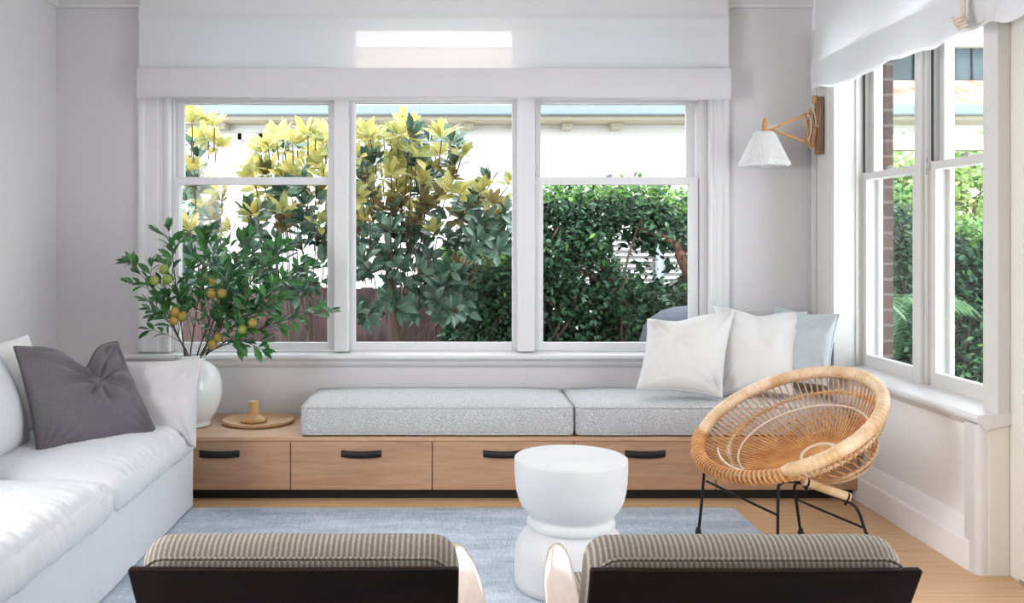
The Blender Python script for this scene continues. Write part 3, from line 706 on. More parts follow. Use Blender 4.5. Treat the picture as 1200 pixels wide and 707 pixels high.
for bi, (tip, label, fruits, dens) in enumerate(branch_specs):
    tipv = P(tip[0]+(222-tip[0])*.06, tip[1]+14, tip[2]); a0 = rb.random()*6.28
    st = neck+Vector((.05*math.cos(a0)*(1 if tipv.x > neck.x else 1), .04*math.sin(a0), 0)); st.x = neck.x+max(-.055, min(.055, (tipv.x-neck.x)*.12+rb.uniform(-.015,.015)))
    bot = Vector((neck.x-(st.x-neck.x)*.8, neck.y-(st.y-neck.y), .42))
    mid = st.lerp(tipv, .5)+Vector((0, rb.uniform(-.03,.03), .05 if tip[1] < 380 else .08))
    if bi == 0: mid += Vector((.03, 0, -.03))
    main = smooth_pts([bot, st, st.lerp(mid, .5)+Vector((0,0,.01)), mid, mid.lerp(tipv, .55)+Vector((0,0,.015)), tipv], 6)
    o = thing('fruiting_branch', (st.x, st.y, .40), label, 'branch', 'fruiting branches in the white vase')
    sm = MB(); lf = MB(); n = len(main)
    sm.tube(main, [.0050*(1-.72*i/n) for i in range(n)], 6)
    def add_leaves(path, start, spacing, L0):
        acc = 0; k = 0
        for i in range(1, len(path)):
            seg = path[i]-path[i-1]; acc += seg.length
            if i < start*len(path): acc = 0; continue
            while acc > spacing:
                acc -= spacing; k += 1; T_ = seg.normalized()
                ang = k*2.4+rb.uniform(-.5,.5); a_ = T_.orthogonal().normalized(); b_ = T_.cross(a_)
                dr = (T_*.75+(a_*math.cos(ang)+b_*math.sin(ang))*.8+Vector((0,0,.12))).normalized()
                L_ = L0*rb.uniform(.7, 1.2); upv = (Vector((rb.uniform(-.5,.5), -.55+rb.uniform(-.5,.5), 1))).normalized()
                base = path[i]; 
                if base.y+dr.y*L_ > 5.585: dr.y = -abs(dr.y)
                leaf_quad(lf, base+dr*.004, dr, upv, L_, L_*.43, curl=rb.uniform(.0,.35), fold=.16)
        for q in range(3):
            T_ = (path[-1]-path[-2]).normalized(); dr = (T_+Vector((rb.uniform(-.6,.6), rb.uniform(-.5,.3), rb.uniform(-.4,.5)))).normalized()
            leaf_quad(lf, path[-1], dr, Vector((0,-.5,1)).normalized(), L0*rb.uniform(.7,1), L0*.36)
    add_leaves(main, .45, .030/dens, .090)
    for q in range(int(7*dens)):
        i = int(n*(.36+.56*q/7)); p0 = main[i]; T_ = (main[min(n-1,i+1)]-main[i-1]).normalized()
        a_ = T_.orthogonal().normalized(); b_ = T_.cross(a_); ang = q*2.4+bi
        dr = (T_*.9+(a_*math.cos(ang)+b_*math.sin(ang)*.7)*.8+Vector((0,0,.25))).normalized(); Lw = rb.uniform(.10, .19)*(1.15-.5*q/7)
        e = p0+dr*Lw
        if e.y > 5.46: e.y = 5.44
        tw = smooth_pts([p0, p0.lerp(e, .5)+Vector((0,0,.01)), e], 5); sm.tube(tw, [.0022*(1-.6*z_/len(tw)) for z_ in range(len(tw))], 5)
        add_leaves(tw, .2, .029, .084)
    sm.build('stem', M['stemgreen'], o); lf.build('leaves', M['leaf'], o)
    for (fx, fy, gr) in fruits:
        best = min(main, key=lambda p: (525+p.x*F/p.y-fx)**2+(285-(p.z-CZ)*F/p.y-fy)**2)
        c = P(fx, fy, min(best.y, 5.15)-.11)
        f_ = MB().lathe([(0,-.026),(.012,-.024),(.022,-.014),(.0265,0),(.0245,.012),(.016,.022),(.006,.0265),(0,.026)], c, 20, axis=Matrix.Rotation(rb.uniform(-.5,.5), 3, 'X') @ Matrix.Rotation(rb.uniform(-.5,.5), 3, 'Y'))
        f_.tube(smooth_pts([best, best.lerp(c+Vector((0,0,.03)), .6)+Vector((0,0,.01)), c+Vector((0,0,.024))], 4), .0015, 5)
        f_.build('fruit', M['fruitg'] if gr else M['fruit'], o)

# ---------------------------------------------------------------- tray and turned wooden piece
tc_ = Vector((-1.074, 5.315, .3335))
tag(MB().lathe([(0,.0),(.186,.0),(.196,.004),(.201,.012),(.201,.020),(.198,.024),(.193,.024),(.190,.020),(.188,.013),(.182,.010),(0,.010)], tc_, 96).build('round_tray', M['trayw'], fix=True), 'round shallow wooden tray on the bench between vase and cushion', 'tray')
pc = tc_+Vector((-.02, -.03, .0105))
tag(MB().lathe([(0,0),(.066,0),(.074,.004),(.075,.012),(.068,.020),(.045,.032),(.033,.040),(.030,.047),(.0295,.110),(.028,.115),(.0,.115)], pc, 64).build('candle_holder', M['brasswood'], fix=True), 'turned wooden candle holder with a wide foot standing on the tray', 'candle holder')

# ---------------------------------------------------------------- white drum side table
prof = [(0,.0),(.205,.0),(.217,.004),(.221,.03),(.222,.08),(.220,.125),(.213,.160),(.200,.188),(.184,.208),(.170,.218),(.162,.222),(.161,.228),(.168,.232),(.172,.240),(.172,.252),(.168,.262),(.161,.268),(.162,.276),(.174,.288),(.190,.308),(.204,.336),(.213,.370),(.218,.41),(.220,.45),(.2205,.488),(.219,.497),(.212,.502),(.20,.503),(0,.503)]
tag(MB().lathe(prof, (.48, 3.667, .0145), 96).build('side_table', M['stone'], fix=True), 'round white waisted plaster side table on the rug', 'side table')

# ---------------------------------------------------------------- sofa
def crease(mb, x1, amp=.013):
    for p in mb.v:
        k = math.exp(-((x1-p.x)/.16)**2); q = noise.noise(Vector((p.x*5, p.y*19, p.z*3)))+.6*noise.noise(Vector((p.x*9, p.y*43, 7)))
        p.z += k*amp*q; p.x += k*amp*.6*q
        p.z += .010*noise.noise(Vector((p.x*4.2+p.y*2, p.y*5.5, 3)))*(1-k)
    return mb
t = thing('sofa', (-1.8, 3.5, .0), 'white slipcovered sofa along the left wall', 'sofa')
soft_box(-2.31, -1.285, 2.0, 4.75, .016, .325, .02, nx=10, ny=40, nz=4, wr=.004, ws=4, seed=3).build('skirted_base', M['slip'], t, fix=True)
crease(soft_box(-2.10, -1.262, 3.60, 4.745, .295, .445, .06, crown=.045, nx=30, ny=110, nz=3, wr=.009, ws=5, seed=1, side=.012), -1.262).build('seat_cushion', M['slip'], t, fix=True)
crease(soft_box(-2.10, -1.262, 2.30, 3.585, .295, .445, .06, crown=.05, nx=30, ny=120, nz=3, wr=.010, ws=5, seed=2, side=.012), -1.262).build('seat_cushion', M['slip'], t, fix=True)
soft_box(-2.33, -2.12, 2.0, 4.75, .10, .74, .06, crown=.01, nx=6, ny=30, nz=6, wr=.006, ws=4, seed=4).build('sofa_back', M['slip'], t, fix=True)
soft_box(-2.30, -1.300, 4.655, 4.755, .30, .60, .045, nx=20, ny=4, nz=6, wr=.005, ws=5, seed=5).build('arm', M['slip'], t, fix=True)
pl, lp = pillow((-2.02, 3.10, .86), (-2.03, 4.20, .87), (-1.86, 4.17, .45), (-1.86, 3.10, .45), .15, seed=8, wr=.01, pinch=.03, N=40)
pl.build('back_cushion', M['slip'], t, fix=True)
MB().tube(lp, .005, 6, closed=True)
make_pillow('throw_pillow', ((-2.14, 4.0, .885), (-1.995, 4.46, .912), (-1.89, 4.54, .47), (-1.98, 4.06, .46)), .07, M['linen_w'],
            'white throw pillow whose corner shows behind the charcoal pillow', None, seed=9)
make_pillow('throw_pillow', (P(17,407,4.06), P(137,401,4.50), P(185,510,4.40), P(45,536,3.92)), .085, M['linen_d'],
            'charcoal linen throw pillow with a chopped top, leaning on the sofa', None, pm=M['piping_d'], pr=.006, seed=11, dent=.50, du=.16, dw=.32, wr=.010, pinch=.05, N=44)
make_pillow('throw_pillow', (P(112,424,4.60), P(238,421,4.60), P(229,524,4.50), P(120,512,4.50)), .075, M['linen_g'],
            'pale grey-white linen pillow at the far end of the sofa beside the vase', None, seed=12, wr=.010, pinch=.05)

# ---------------------------------------------------------------- armchairs (seen from behind)
def make_armchair(label):
    t = thing('armchair', (0,0,0), label, 'armchair', 'striped armchairs in the foreground')
    tilt = .55   # run per rise of the reclined back
    def bk(z): return (.704-z)*tilt       # y of the back's rear face at height z
    def slab(x0a, x1a, x0b, x1b, z0, z1, th):   # a at top, b at bottom
        mb = MB(); nseg = 14; vs = []; fs = []
        for i in range(nseg+1):
            u = i/nseg; bow = .006*(1-(2*u-1)**2)
            for (z, xa, xb) in ((z1, x0a, x1a), (z0, x0b, x1b)):
                x = xa+(xb-xa)*u
                vs += [(x, bk(z)-bow, z), (x, bk(z)-bow+th, z+.002)]
        for i in range(nseg):
            a = i*4; b = a+4
            fs += [(a, b, b+2, a+2), (a+1, a+3, b+3, b+1), (a, a+1, b+1, b), (a+2, b+2, b+3, a+3)]
        fs += [(0,2,3,1), (nseg*4, nseg*4+1, nseg*4+3, nseg*4+2)]
        return mb.add(vs, fs, False)
    slab(-.330, .330, -.328, .328, .603, .701, .022).build('top_rail', M['teak'], t, bevel=.006, local=True, fix=True, seg=3)
    slab(-.30, .30, -.295, .295, .40, .440, .022).build('lower_rail', M['teak'], t, bevel=.004, local=True, fix=True)
    wv = MB()
    for i in range(48):
        x = -.285+.57*i/47
        wv.tube([(x, bk(.61)+.006, .61), (x, bk(.44)+.006, .44)], .0035, 6)
    for i in range(9):
        z = .455+.022*i; wv.tube([(-.285, bk(z)+.006, z), (.285, bk(z)+.006, z)], .003, 6)
    wv.build('cane_back', M['rattan'], t, local=True)
    for sx in (-1, 1):
        MB().tube([(sx*.30, bk(.66)+.030, .66), (sx*.30, bk(.40)+.030, .40), (sx*.30, bk(.33)+.030, .33)], .012, 10).build('back_post', M['teak'], t, local=True)
    # back cushion
    cb = soft_box(-.331, .331, -.060, .060, 0, .50, .056, nx=30, ny=4, nz=14, wr=.002, ws=4)
    for p in cb.v:
        a = math.atan(tilt); y, z = p.y, p.z
        crown = .003*math.cos(p.x*4)
        ny = y*math.cos(a)-z*math.sin(a); nz = z*math.cos(a)+y*math.sin(a)
        p.y = ny; p.z = nz+crown
    # reclined: the top comes back toward the rail
    top = max(p.z for p in cb.v); sel = [p for p in cb.v if p.z > top-.02]; my = sum(p.y for p in sel)/len(sel)
    for p in cb.v: p.z += .736-top; p.y += .118-my
    cu = cb.build('back_cushion', M['stripe'], t, local=True, fix=True)
    for off in (-.048,):
        pts = []
        a = math.atan(tilt)
        for q in range(41):
            u = q/40; x = -.315+.63*u; e = min(1, min(u, 1-u)*14)
            z = .706-.03*(1-e)**2; pts.append((x, .040-.004*e, z+.006))
        MB().tube(pts, .004, 6).build('piping', M['stripe'], cu, local=True)
    soft_box(-.325, .325, .20, .80, .30, .43, .045, crown=.015, nx=24, ny=20, nz=3, wr=.002, ws=4).build('seat_cushion', M['stripe'], t, local=True, fix=True)
    sf = MB(); sf.box(-.32, .32, .20, .235, .25, .30); sf.box(-.32, .32, .76, .795, .25, .30); sf.box(-.32, -.285, .20, .795, .25, .30); sf.box(.285, .32, .20, .795, .25, .30)
    for i in range(6): sf.box(-.30, .30, .27+i*.09, .30+i*.09, .28, .295)
    sf.build('seat_frame', M['teak'], t, bevel=.004, local=True)
    for sx in (-1, 1):
        # paddle shaped arm with a rounded tip
        ctl = [(-.02,.345,.030,.500),(.08,.350,.038,.515),(.20,.355,.043,.535),(.34,.352,.043,.552),(.46,.342,.038,.560),(.55,.333,.029,.562),(.59,.329,.021,.561),(.608,.327,.012,.560),(.614,.326,.003,.559)]
        vs = []; fs = []
        for (y, cx_, hw, z) in ctl:
            vs += [(sx*(cx_-hw), y, z), (sx*(cx_-hw*.6), y, z+.004), (sx*(cx_+hw*.6), y, z+.004), (sx*(cx_+hw), y, z), (sx*(cx_+hw*.92), y, z-.020), (sx*(cx_-hw*.92), y, z-.020)]
        for i in range(len(ctl)-1):
            for e in range(6): fs.append((i*6+e, i*6+(e+1)%6, (i+1)*6+(e+1)%6, (i+1)*6+e))
        fs += [tuple(range(6)), tuple(range((len(ctl)-1)*6, len(ctl)*6))]
        am = MB().add(vs, fs).build('arm', M['teak_arm_glare'], t, local=True, fix=True)
        md = am.modifiers.new('smooth', 'SUBSURF'); md.levels = md.render_levels = 2
        MB().tube(smooth_pts([(sx*.335, .50, .545), (sx*.338, .52, .30), (sx*.335, .54, .0145)], 5), [.018]*5+[.020]*3+[.012]*3, 12).build('leg', M['teak'], t, local=True)
        MB().tube(smooth_pts([(sx*.345, .05, .50), (sx*.338, .10, .28), (sx*.335, .04, .0145)], 5), [.018]*5+[.020]*3+[.012]*3, 12).build('leg', M['teak'], t, local=True)
        MB().tube([(sx*.335, .08, .27), (sx*.335, .53, .27)], .014, 10).build('side_rail', M['teak'], t, local=True)
    return t
M['teak_arm_glare'] = wood('teak_painted_glare', srgb(196, 172, 158), srgb(214, 192, 178), .12, 'Y', coat=1.0)  # dark wood given a pale base colour, window glare painted in
M['teak_arm_glare'].node_tree.nodes['Principled BSDF'].inputs['Coat IOR'].default_value = 2.4
a1 = make_armchair('striped armchair with dark wooden back, left of the two seen from behind')
a2 = a1.copy(); S.collection.objects.link(a2); a2['label'] = 'striped armchair with dark wooden back, right of the two seen from behind'
for ch in list(a1.children):
    c = ch.copy(); S.collection.objects.link(c); c.parent = a2
    for g in ch.children:
        d = g.copy(); S.collection.objects.link(d); d.parent = c
a1.location = (-.308, 1.86, 0); a2.location = (.613, 1.855, 0)

# ---------------------------------------------------------------- rattan hoop chair
t = thing('rattan_chair', (1.52, 4.15, 0), 'round hoop rattan lounge chair on thin black legs near the right wall', 'chair')
nrm = Vector((-.4278, -.1831, .8851)).normalized()
uh = Vector((.8137, .3483, .4654)); uh = (uh-nrm*uh.dot(nrm)).normalized(); vh = nrm.cross(uh)
RC = Vector((1.501, 4.15, .567)); RR = .404
def disk(r, ang, h=0, e=0): return RC+uh*(e+r*math.cos(ang))+vh*(r*math.sin(ang))-nrm*h
# bowl section: t=0 at hoop, t=1 at pole
def bowl(ang, s_, extra=0):
    r = RR*(1-s_)+.075*s_; e = .085*s_; h = .235*(math.sin(s_*PI/2)**.85)
    return disk(r, ang, h+extra, e)
def front(ang):   # 1 on the low front lip (away from the high back), 0 at the back
    d = math.cos(ang-3.0); return max(0, min(1, (d-.60)/.10))
hp = MB(); NH = 520; pts = []; rs = []
for i in range(NH):
    a = 2*PI*i/NH; f = front(a); pts.append(disk(RR, a)); r0 = .028*(1-f)+.012*f
    rs.append(r0*(1+(.045*math.sin(i*2*PI/5.2))*(1-f)))
hp.tube(pts, rs, 14, closed=True); hp.build('hoop', M['peel'], t)
# loops bound over the front lip
lp_ = MB(); n = 0
for i in range(124):
    a = 2*PI*i/124
    if front(a) > .35:
        c0 = disk(RR+.012, a, .008); rad = (disk(1, a)-RC).normalized(); ring = []
        for q in range(13):
            b = 2*PI*q/12; ring.append(c0+rad*math.cos(b)*.030-nrm*math.sin(b)*.026+vh*0)
        tz = (disk(1, a+.01)-disk(1, a)).normalized(); ring = [p+tz*(.006*math.sin(2*PI*q/12)) for q, p in enumerate(ring)]
        lp_.tube(ring[:-1], .0048, 6, closed=True); n += 1
lp_.build('looped_front_edge', M['rattan'], t)
sp = MB(); NS = 84
for i in range(NS):
    a = 2*PI*i/NS
    sp.tube([bowl(a, s_/9) for s_ in range(10)], .0042, 6)
sp.build('seat_spokes', M['rattan'], t)
rg = MB()
for s_, r_ in ((.34, .0045), (.985, .006)): rg.tube([bowl(2*PI*i/90, s_, -.005) for i in range(90)], r_, 6, closed=True)
rg.tube([disk(.35, 2*PI*i/120, .045, .02) for i in range(46, 76)], .0045, 6)
rg.tube([bowl(2*PI*i/60, 1.0, .0)*1.0 for i in range(60)], .006, 6, closed=True)
rg.build('binding_rings', M['white_tie'], t)
# coil closing the middle
cm = MB(); cp = RC+uh*.085-nrm*.235; sprl = []
for i in range(150):
    a = i*.35; r = .075*(1-i/150); sprl.append(cp+uh*r*math.cos(a)+vh*r*math.sin(a))
cm.tube(sprl, .0052, 6); cm.build('seat_centre', M['rattan'], t)
# outer support basket under the high side
bs = MB(); NB = 44
for i in range(NB):
    a = 2*PI*i/NB; p0 = disk(.27, a, .17, .06); p1 = disk(.21, a, .27, .13); p2 = disk(.14, a, .335, .165)
    bs.tube(smooth_pts([p0, p1, p2], 4), .0042, 6)
bs.build('support_basket', M['rattan'], t)
br_ = MB()
br_.tube([disk(.14, 2*PI*i/60, .335, .165) for i in range(60)], .011, 8, closed=True)
br_.tube([disk(.215, 2*PI*i/80, .262, .125) for i in range(80)], .008, 8, closed=True)
for i in range(72):
    a = 2*PI*i/72; c0 = disk(.34, a, .098, .045); rad = (disk(1, a)-RC).normalized(); ring = [c0+rad*math.cos(2*PI*q/8)*.013-nrm*math.sin(2*PI*q/8)*.013 for q in range(8)]
    br_.tube(ring, .003, 5, closed=True)
br_.tube([disk(.34, 2*PI*i/90, .098, .045) for i in range(90)], .007, 8, closed=True)
br_.build('basket_rings', M['peel'], t)
# black metal frame
def rod(name, pts, r=.0068, n=6): return MB().tube(smooth_pts(pts, n), r, 10).build(name, M['black'], t)
Af, At = P(818.5,629,4.30), P(826.5,549,4.24); Cf, Ct = P(938.5,626,4.33), P(931,572,4.30)
Af.z = .02; Cf.z = .006
rod('leg', [Af, Af.lerp(At, .5), At, At+Vector((.04,.01,.02))])
rod('leg', [Cf, Cf.lerp(Ct, .6), Ct, Ct+Vector((.02,.0,.03))])
Bt = P(912,576,3.97); Bf = Vector((1.394, 3.97, .02)); Dt = P(1000,592,3.97); Df = Vector((1.845, 3.95, .006))
rod('leg', [Bf, Bf.lerp(Bt, .5), Bt, P(914,568,3.97), P(923,564.5,3.98), P(940,567,4.0), P(966,577,4.0), P(992,587,3.98)])
rod('leg', [P(990,586.5,3.98), Dt, P(1007,602,3.965), P(1018,631,3.955), Df])
rod('crossbar', [P(828,564,4.25), P(869,584,4.11), P(911,604,3.97)], .0055, 3)
rod('crossbar', [P(934.5,586,4.30), P(972,602,4.14), P(1010,618,3.965)], .0055, 3)
rod('seat_bearer', [At+Vector((.04,.01,.02)), P(880,556,4.24), P(935,566,4.28), Ct+Vector((.02,0,.03))], .006, 4)
for nm, c in (('foot_cap', Af), ('foot_cap', Cf)):
    MB().lathe([(.0,0),(.013,0),(.0145,.004),(.0135,.016),(.009,.032),(.006,.036)], (c.x, c.y, .0142 if c is Af else .0005), 16).build(nm, M['glassblack'], t)
for (x, y, z0) in ((Bf.x, Bf.y, .0142), (Df.x, Df.y, .0005)):
    MB().lathe([(.0,0),(.013,0),(.0145,.004),(.0135,.016),(.009,.032),(.006,.036)], (x, y, z0), 16).build('foot_cap', M['glassblack'], t)
r0, r1 = P(941,564,3.965), P(996,583,3.965)
rl = MB(); nn = 90; rl.tube([r0.lerp(r1, i/nn) for i in range(nn+1)], [.0185+.0012*math.sin(i*2*PI/4.1) for i in range(nn+1)], 14)
rl.build('wrapped_roll', M['peel'], t)
for f_ in (.08, .93):
    cl = MB()
    c = r0.lerp(r1, f_); ax = (r1-r0).normalized(); a_ = ax.orthogonal().normalized(); b_ = ax.cross(a_)
    cl.tube([c+(a_*math.cos(q*PI/8)+b_*math.sin(q*PI/8))*.021+Vector((0,0,-.004)) for q in range(16)], .004, 6, closed=True)
    cl.tube([c+Vector((0,.0,-.02)), c+Vector((0,.01,-.038))], .007, 8)
    cl.build('clamp', M['black'], t)

# ---------------------------------------------------------------- wall lamp
t = thing('wall_lamp', (2.14, 5.40, 1.85), 'scissor-arm wooden wall lamp with a white pleated shade in the corner', 'lamp')
lz = lambda py: CZ-(py-285)*5.40/F
lx = lambda px: (px-525)*5.40/F
pm = MB(); pm.box(2.118, 2.149, 5.37, 5.43, lz(181), lz(114)); pm.build('wall_plate', M['lampplate'], t, bevel=.003)
kb = MB(); kb.lathe([(.010,-.02),(.016,-.018),(.018,-.006),(.014,.002),(.014,.012),(.019,.016),(.017,.026),(.0,.03)], (2.112, 5.40, lz(118)), 20); kb.build('pivot_knob', M['lampoak'], t)
def bar(a, b, y, w_=.011, th=.006, mk='lampoak', name='scissor_arm'):
    A, B = Vector((lx(a[0]), y, lz(a[1]))), Vector((lx(b[0]), y, lz(b[1]))); d = (B-A).normalized(); nn_ = Vector((-d.z, 0, d.x))
    e = d*.008
    mb = MB(); mb.prism([A-e+nn_*w_*.7, A-e*1.6, A-e-nn_*w_*.7, B+e-nn_*w_*.7, B+e*1.6, B+e+nn_*w_*.7], 0, (0, th, 0))
    return mb.build(name, M[mk], t, bevel=.001, fix=True)
# long crossing arms to the shade, then the folded zig-zag beside the plate
bar((903,151), (945,134), 5.392); bar((905,152), (947,167), 5.402)
bar((945,134), (951,172), 5.410, .008); bar((947,167), (942,134), 5.384, .007)
bar((951,128), (946,166), 5.416, .008); bar((951,172), (956,134), 5.378, .008)
bar((950,128), (960,175), 5.396, .008); bar((958,122), (951,171), 5.422, .008)
for pts_ in ([(lx(945), 5.374, lz(134)), (lx(949), 5.372, lz(150)), (lx(945), 5.374, lz(166))],
             [(lx(952), 5.374, lz(131)), (lx(956), 5.372, lz(150)), (lx(960), 5.372, lz(123))],
             [(lx(897), 5.39, lz(152)), (lx(903), 5.386, lz(149)), (lx(910), 5.39, lz(147))]):
    MB().tube(smooth_pts(pts_, 5), .0022, 6).build('lamp_cord', M['shade'], t)
hd = MB(); hd.lathe([(0,-.006),(.022,-.004),(.022,.004),(.016,.012),(.017,.03),(.013,.062),(.007,.078),(0,.082)], (lx(896.5), 5.40, lz(154)), 24); hd.build('shade_holder', M['lampoak'], t)
ar = MB(); ar.tube([(lx(897), 5.40, lz(153)), (lx(909), 5.40, lz(153.5))], .007, 8); ar.build('holder_arm', M['lampoak'], t)
def pleat(tt, z): return 1+.018*(1 if (int(tt/(2*PI)*144) % 2) else -1)
zt, zb2 = lz(154.5), lz(195); cx_ = lx(895.5)
mb = MB()
prof = [(.046, zt), (.060, zt-.012), (.095, zt-.085), (.132, zb2+.034), (.143, zb2+.018), (.143, zb2+.008), (.134, zb2+.001), (.120, zb2)]
vs = []; n = 144
for (r, z) in prof:
    for k in range(n):
        a = 2*PI*k/n; rr = r*(1+(.02 if k % 2 else -.02)*(1 if r > .05 else .4)); vs.append((cx_+rr*math.cos(a), 5.40+rr*math.sin(a), z))
fs = [(i*n+k, i*n+(k+1)%n, (i+1)*n+(k+1)%n, (i+1)*n+k) for i in range(len(prof)-1) for k in range(n)]
mb.add(vs, fs, False); mb.build('lamp_shade', M['shade'], t)
MB().lathe([(0,.0),(.046,.0),(.046,.002),(0,.002)], (cx_, 5.40, zt-.002), 32).build('shade_cap', M['shade'], t)

# ================================================================= outside
GZ = -.35
struct('garden_ground', MB().box(-12, 16, 5.87, 26, GZ-.1, GZ), M['soil'], 'bare soil of the garden outside the windows', 'ground')
struct('roof_eave', MB().box(-4, 3.4, 5.87, 6.25, 2.86, 3.0), M['soffit'], 'pale eave of this house above the far windows', 'eave')
struct('roof_slab', MB().box(-4, 3.4, -3.6, 6.25, 3.08, 3.2), M['soffit'], 'flat roof over the room', 'roof')
# neighbouring house
t = thing('neighbour_house', (3, 13, GZ), 'white neighbouring house with a blue-grey gutter and terracotta roof beyond the garden', 'house')
MB().box(-9, 14, 12, 18, GZ, 3.0).build('wall', M['housewall'], t)
MB().box(-9.4, 14.4, 11.45, 12.0, 2.86, 2.92).build('soffit', M['soffit'], t)
MB().box(-9.4, 14.4, 11.36, 11.48, 2.90, 3.04).build('gutter', M['gutter'], t, bevel=.02)
mb = MB(); mb.prism([(-9.4, 11.4, 3.02), (-9.4, 16.0, 4.7), (-9.4, 16.0, 4.6), (-9.4, 11.4, 2.96)], 0, (23.8, 0, 0)); mb.build('roof', M['tiles'], t, fix=True)
for i in range(14):
    MB().box(-6.0+i*.62, -5.88+i*.62, 11.7, 11.98, 2.78, 2.86).build('eave_bracket', M['soffit'], t, bevel=.005)
mb = MB(); xa, xb = (252-525)*12/F, (312-525)*12/F
wf = MB(); za, zb_ = 1.0, 2.75
for (a, b, c_, d) in ((xa, xa+.09, za, zb_), (xb-.09, xb, za, zb_), (xa, xb, za, za+.09), (xa, xb, zb_-.09, zb_), ((xa+xb)/2-.03, (xa+xb)/2+.03, za, zb_)): wf.box(a, b, 11.94, 12.0, c_, d)
wf.build('window', M['cream'], t, bevel=.005)
# slatted screen and downpipe
t = thing('slatted_screen', (2.2, 9.6, GZ), 'grey horizontal slatted screen behind the hedge in the right-hand far window', 'screen')
for i in range(22):
    MB().box(1.2, 3.1, 9.58, 9.60, .2+i*.058, .2+i*.058+.036).build('slat', M['greyslat'], t)
for x in (1.2, 2.1, 3.04): MB().box(x, x+.06, 9.60, 9.66, GZ, 1.5).build('post', M['greyslat'], t)
tag(MB().tube([((773-525)*9.5/F, 9.5, GZ), ((773-525)*9.5/F, 9.5, 1.45)], .045, 12).build('downpipe', M['gutter']), 'blue-grey pipe standing in front of the slatted screen', 'pipe')
# timber fence
t = thing('paling_fence', (-1, 8.7, GZ), 'dark brown paling fence behind the magnolias', 'fence')
rf = random.Random(3); x = -4.6
pal = MB(); n = 0
while x < .9:
    w_ = .115; h = .93+rf.uniform(-.015,.015)
    (MB().box(x, x+w_, 8.70, 8.72, GZ, h)).build('paling', M['fence'], t, bevel=.003); x += w_+.0; n += 1
for z in (.0, .65): MB().box(-4.6, .9, 8.72, 8.78, z, z+.07).build('rail', M['fence'], t)
t = thing('garden_fence', (4.2, 9.2, GZ), 'dark timber fence low behind the side window hedge', 'fence')
x = 3.9
while x < 6.6:
    (MB().box(x, x+.14, 9.2, 9.22, GZ, .62)).build('paling', M['fence'], t, bevel=.003); x += .152
MB().box(3.9, 6.6, 9.22, 9.28, .3, .38).build('rail', M['fence'], t)
# white garden wall with a cap, in the side windows
t = thing('pergola_beam', (4.9, 9.6, 1.9), 'pale beam crossing behind the side window greenery', 'beam')
MB().box(3.4, 7.0, 9.6, 9.72, 2.30, 2.46).build('beam', M['soffit'], t, bevel=.01)
for x in (3.5, 6.9): MB().box(x, x+.1, 9.6, 9.7, GZ, 2.3).build('post', M['soffit'], t, bevel=.005)
# dark outdoor board under the eave at the right
t = thing('outdoor_blind', (3.9, 6.5, 2.45), 'dark grey-green outdoor blind hanging below the cream eave outside the side windows', 'blind')
MB().box(2.75, 5.2, 6.50, 6.52, 2.48, 2.70).build('panel', M['darkblind'], t)
for x in (3.22, 3.62, 4.4): MB().box(x, x+.012, 6.492, 6.50, 2.48, 2.70).build('seam', M['kick'], t)
MB().box(2.75, 5.2, 6.44, 6.58, 2.70, 2.96).build('beam', M['soffit'], t, bevel=.005)
# covered outdoor seat
cv = soft_box(1.32, 2.35, 6.35, 7.0, GZ, .92, .25, nx=16, ny=12, nz=12, wr=.02, ws=3, seed=5)
for p in cv.v:
    k_ = (p.x-1.32)/1.03; p.z = GZ+(p.z-GZ)*(.97+.05*min(1, max(0, k_)))-.0; p.x += .10*max(0, (p.z-.1))*(1-k_)
tag(cv.build('covered_garden_seat', M['foam'], fix=True), 'garden seat under a grey-blue fabric cover outside the right-hand far window', 'outdoor seat')

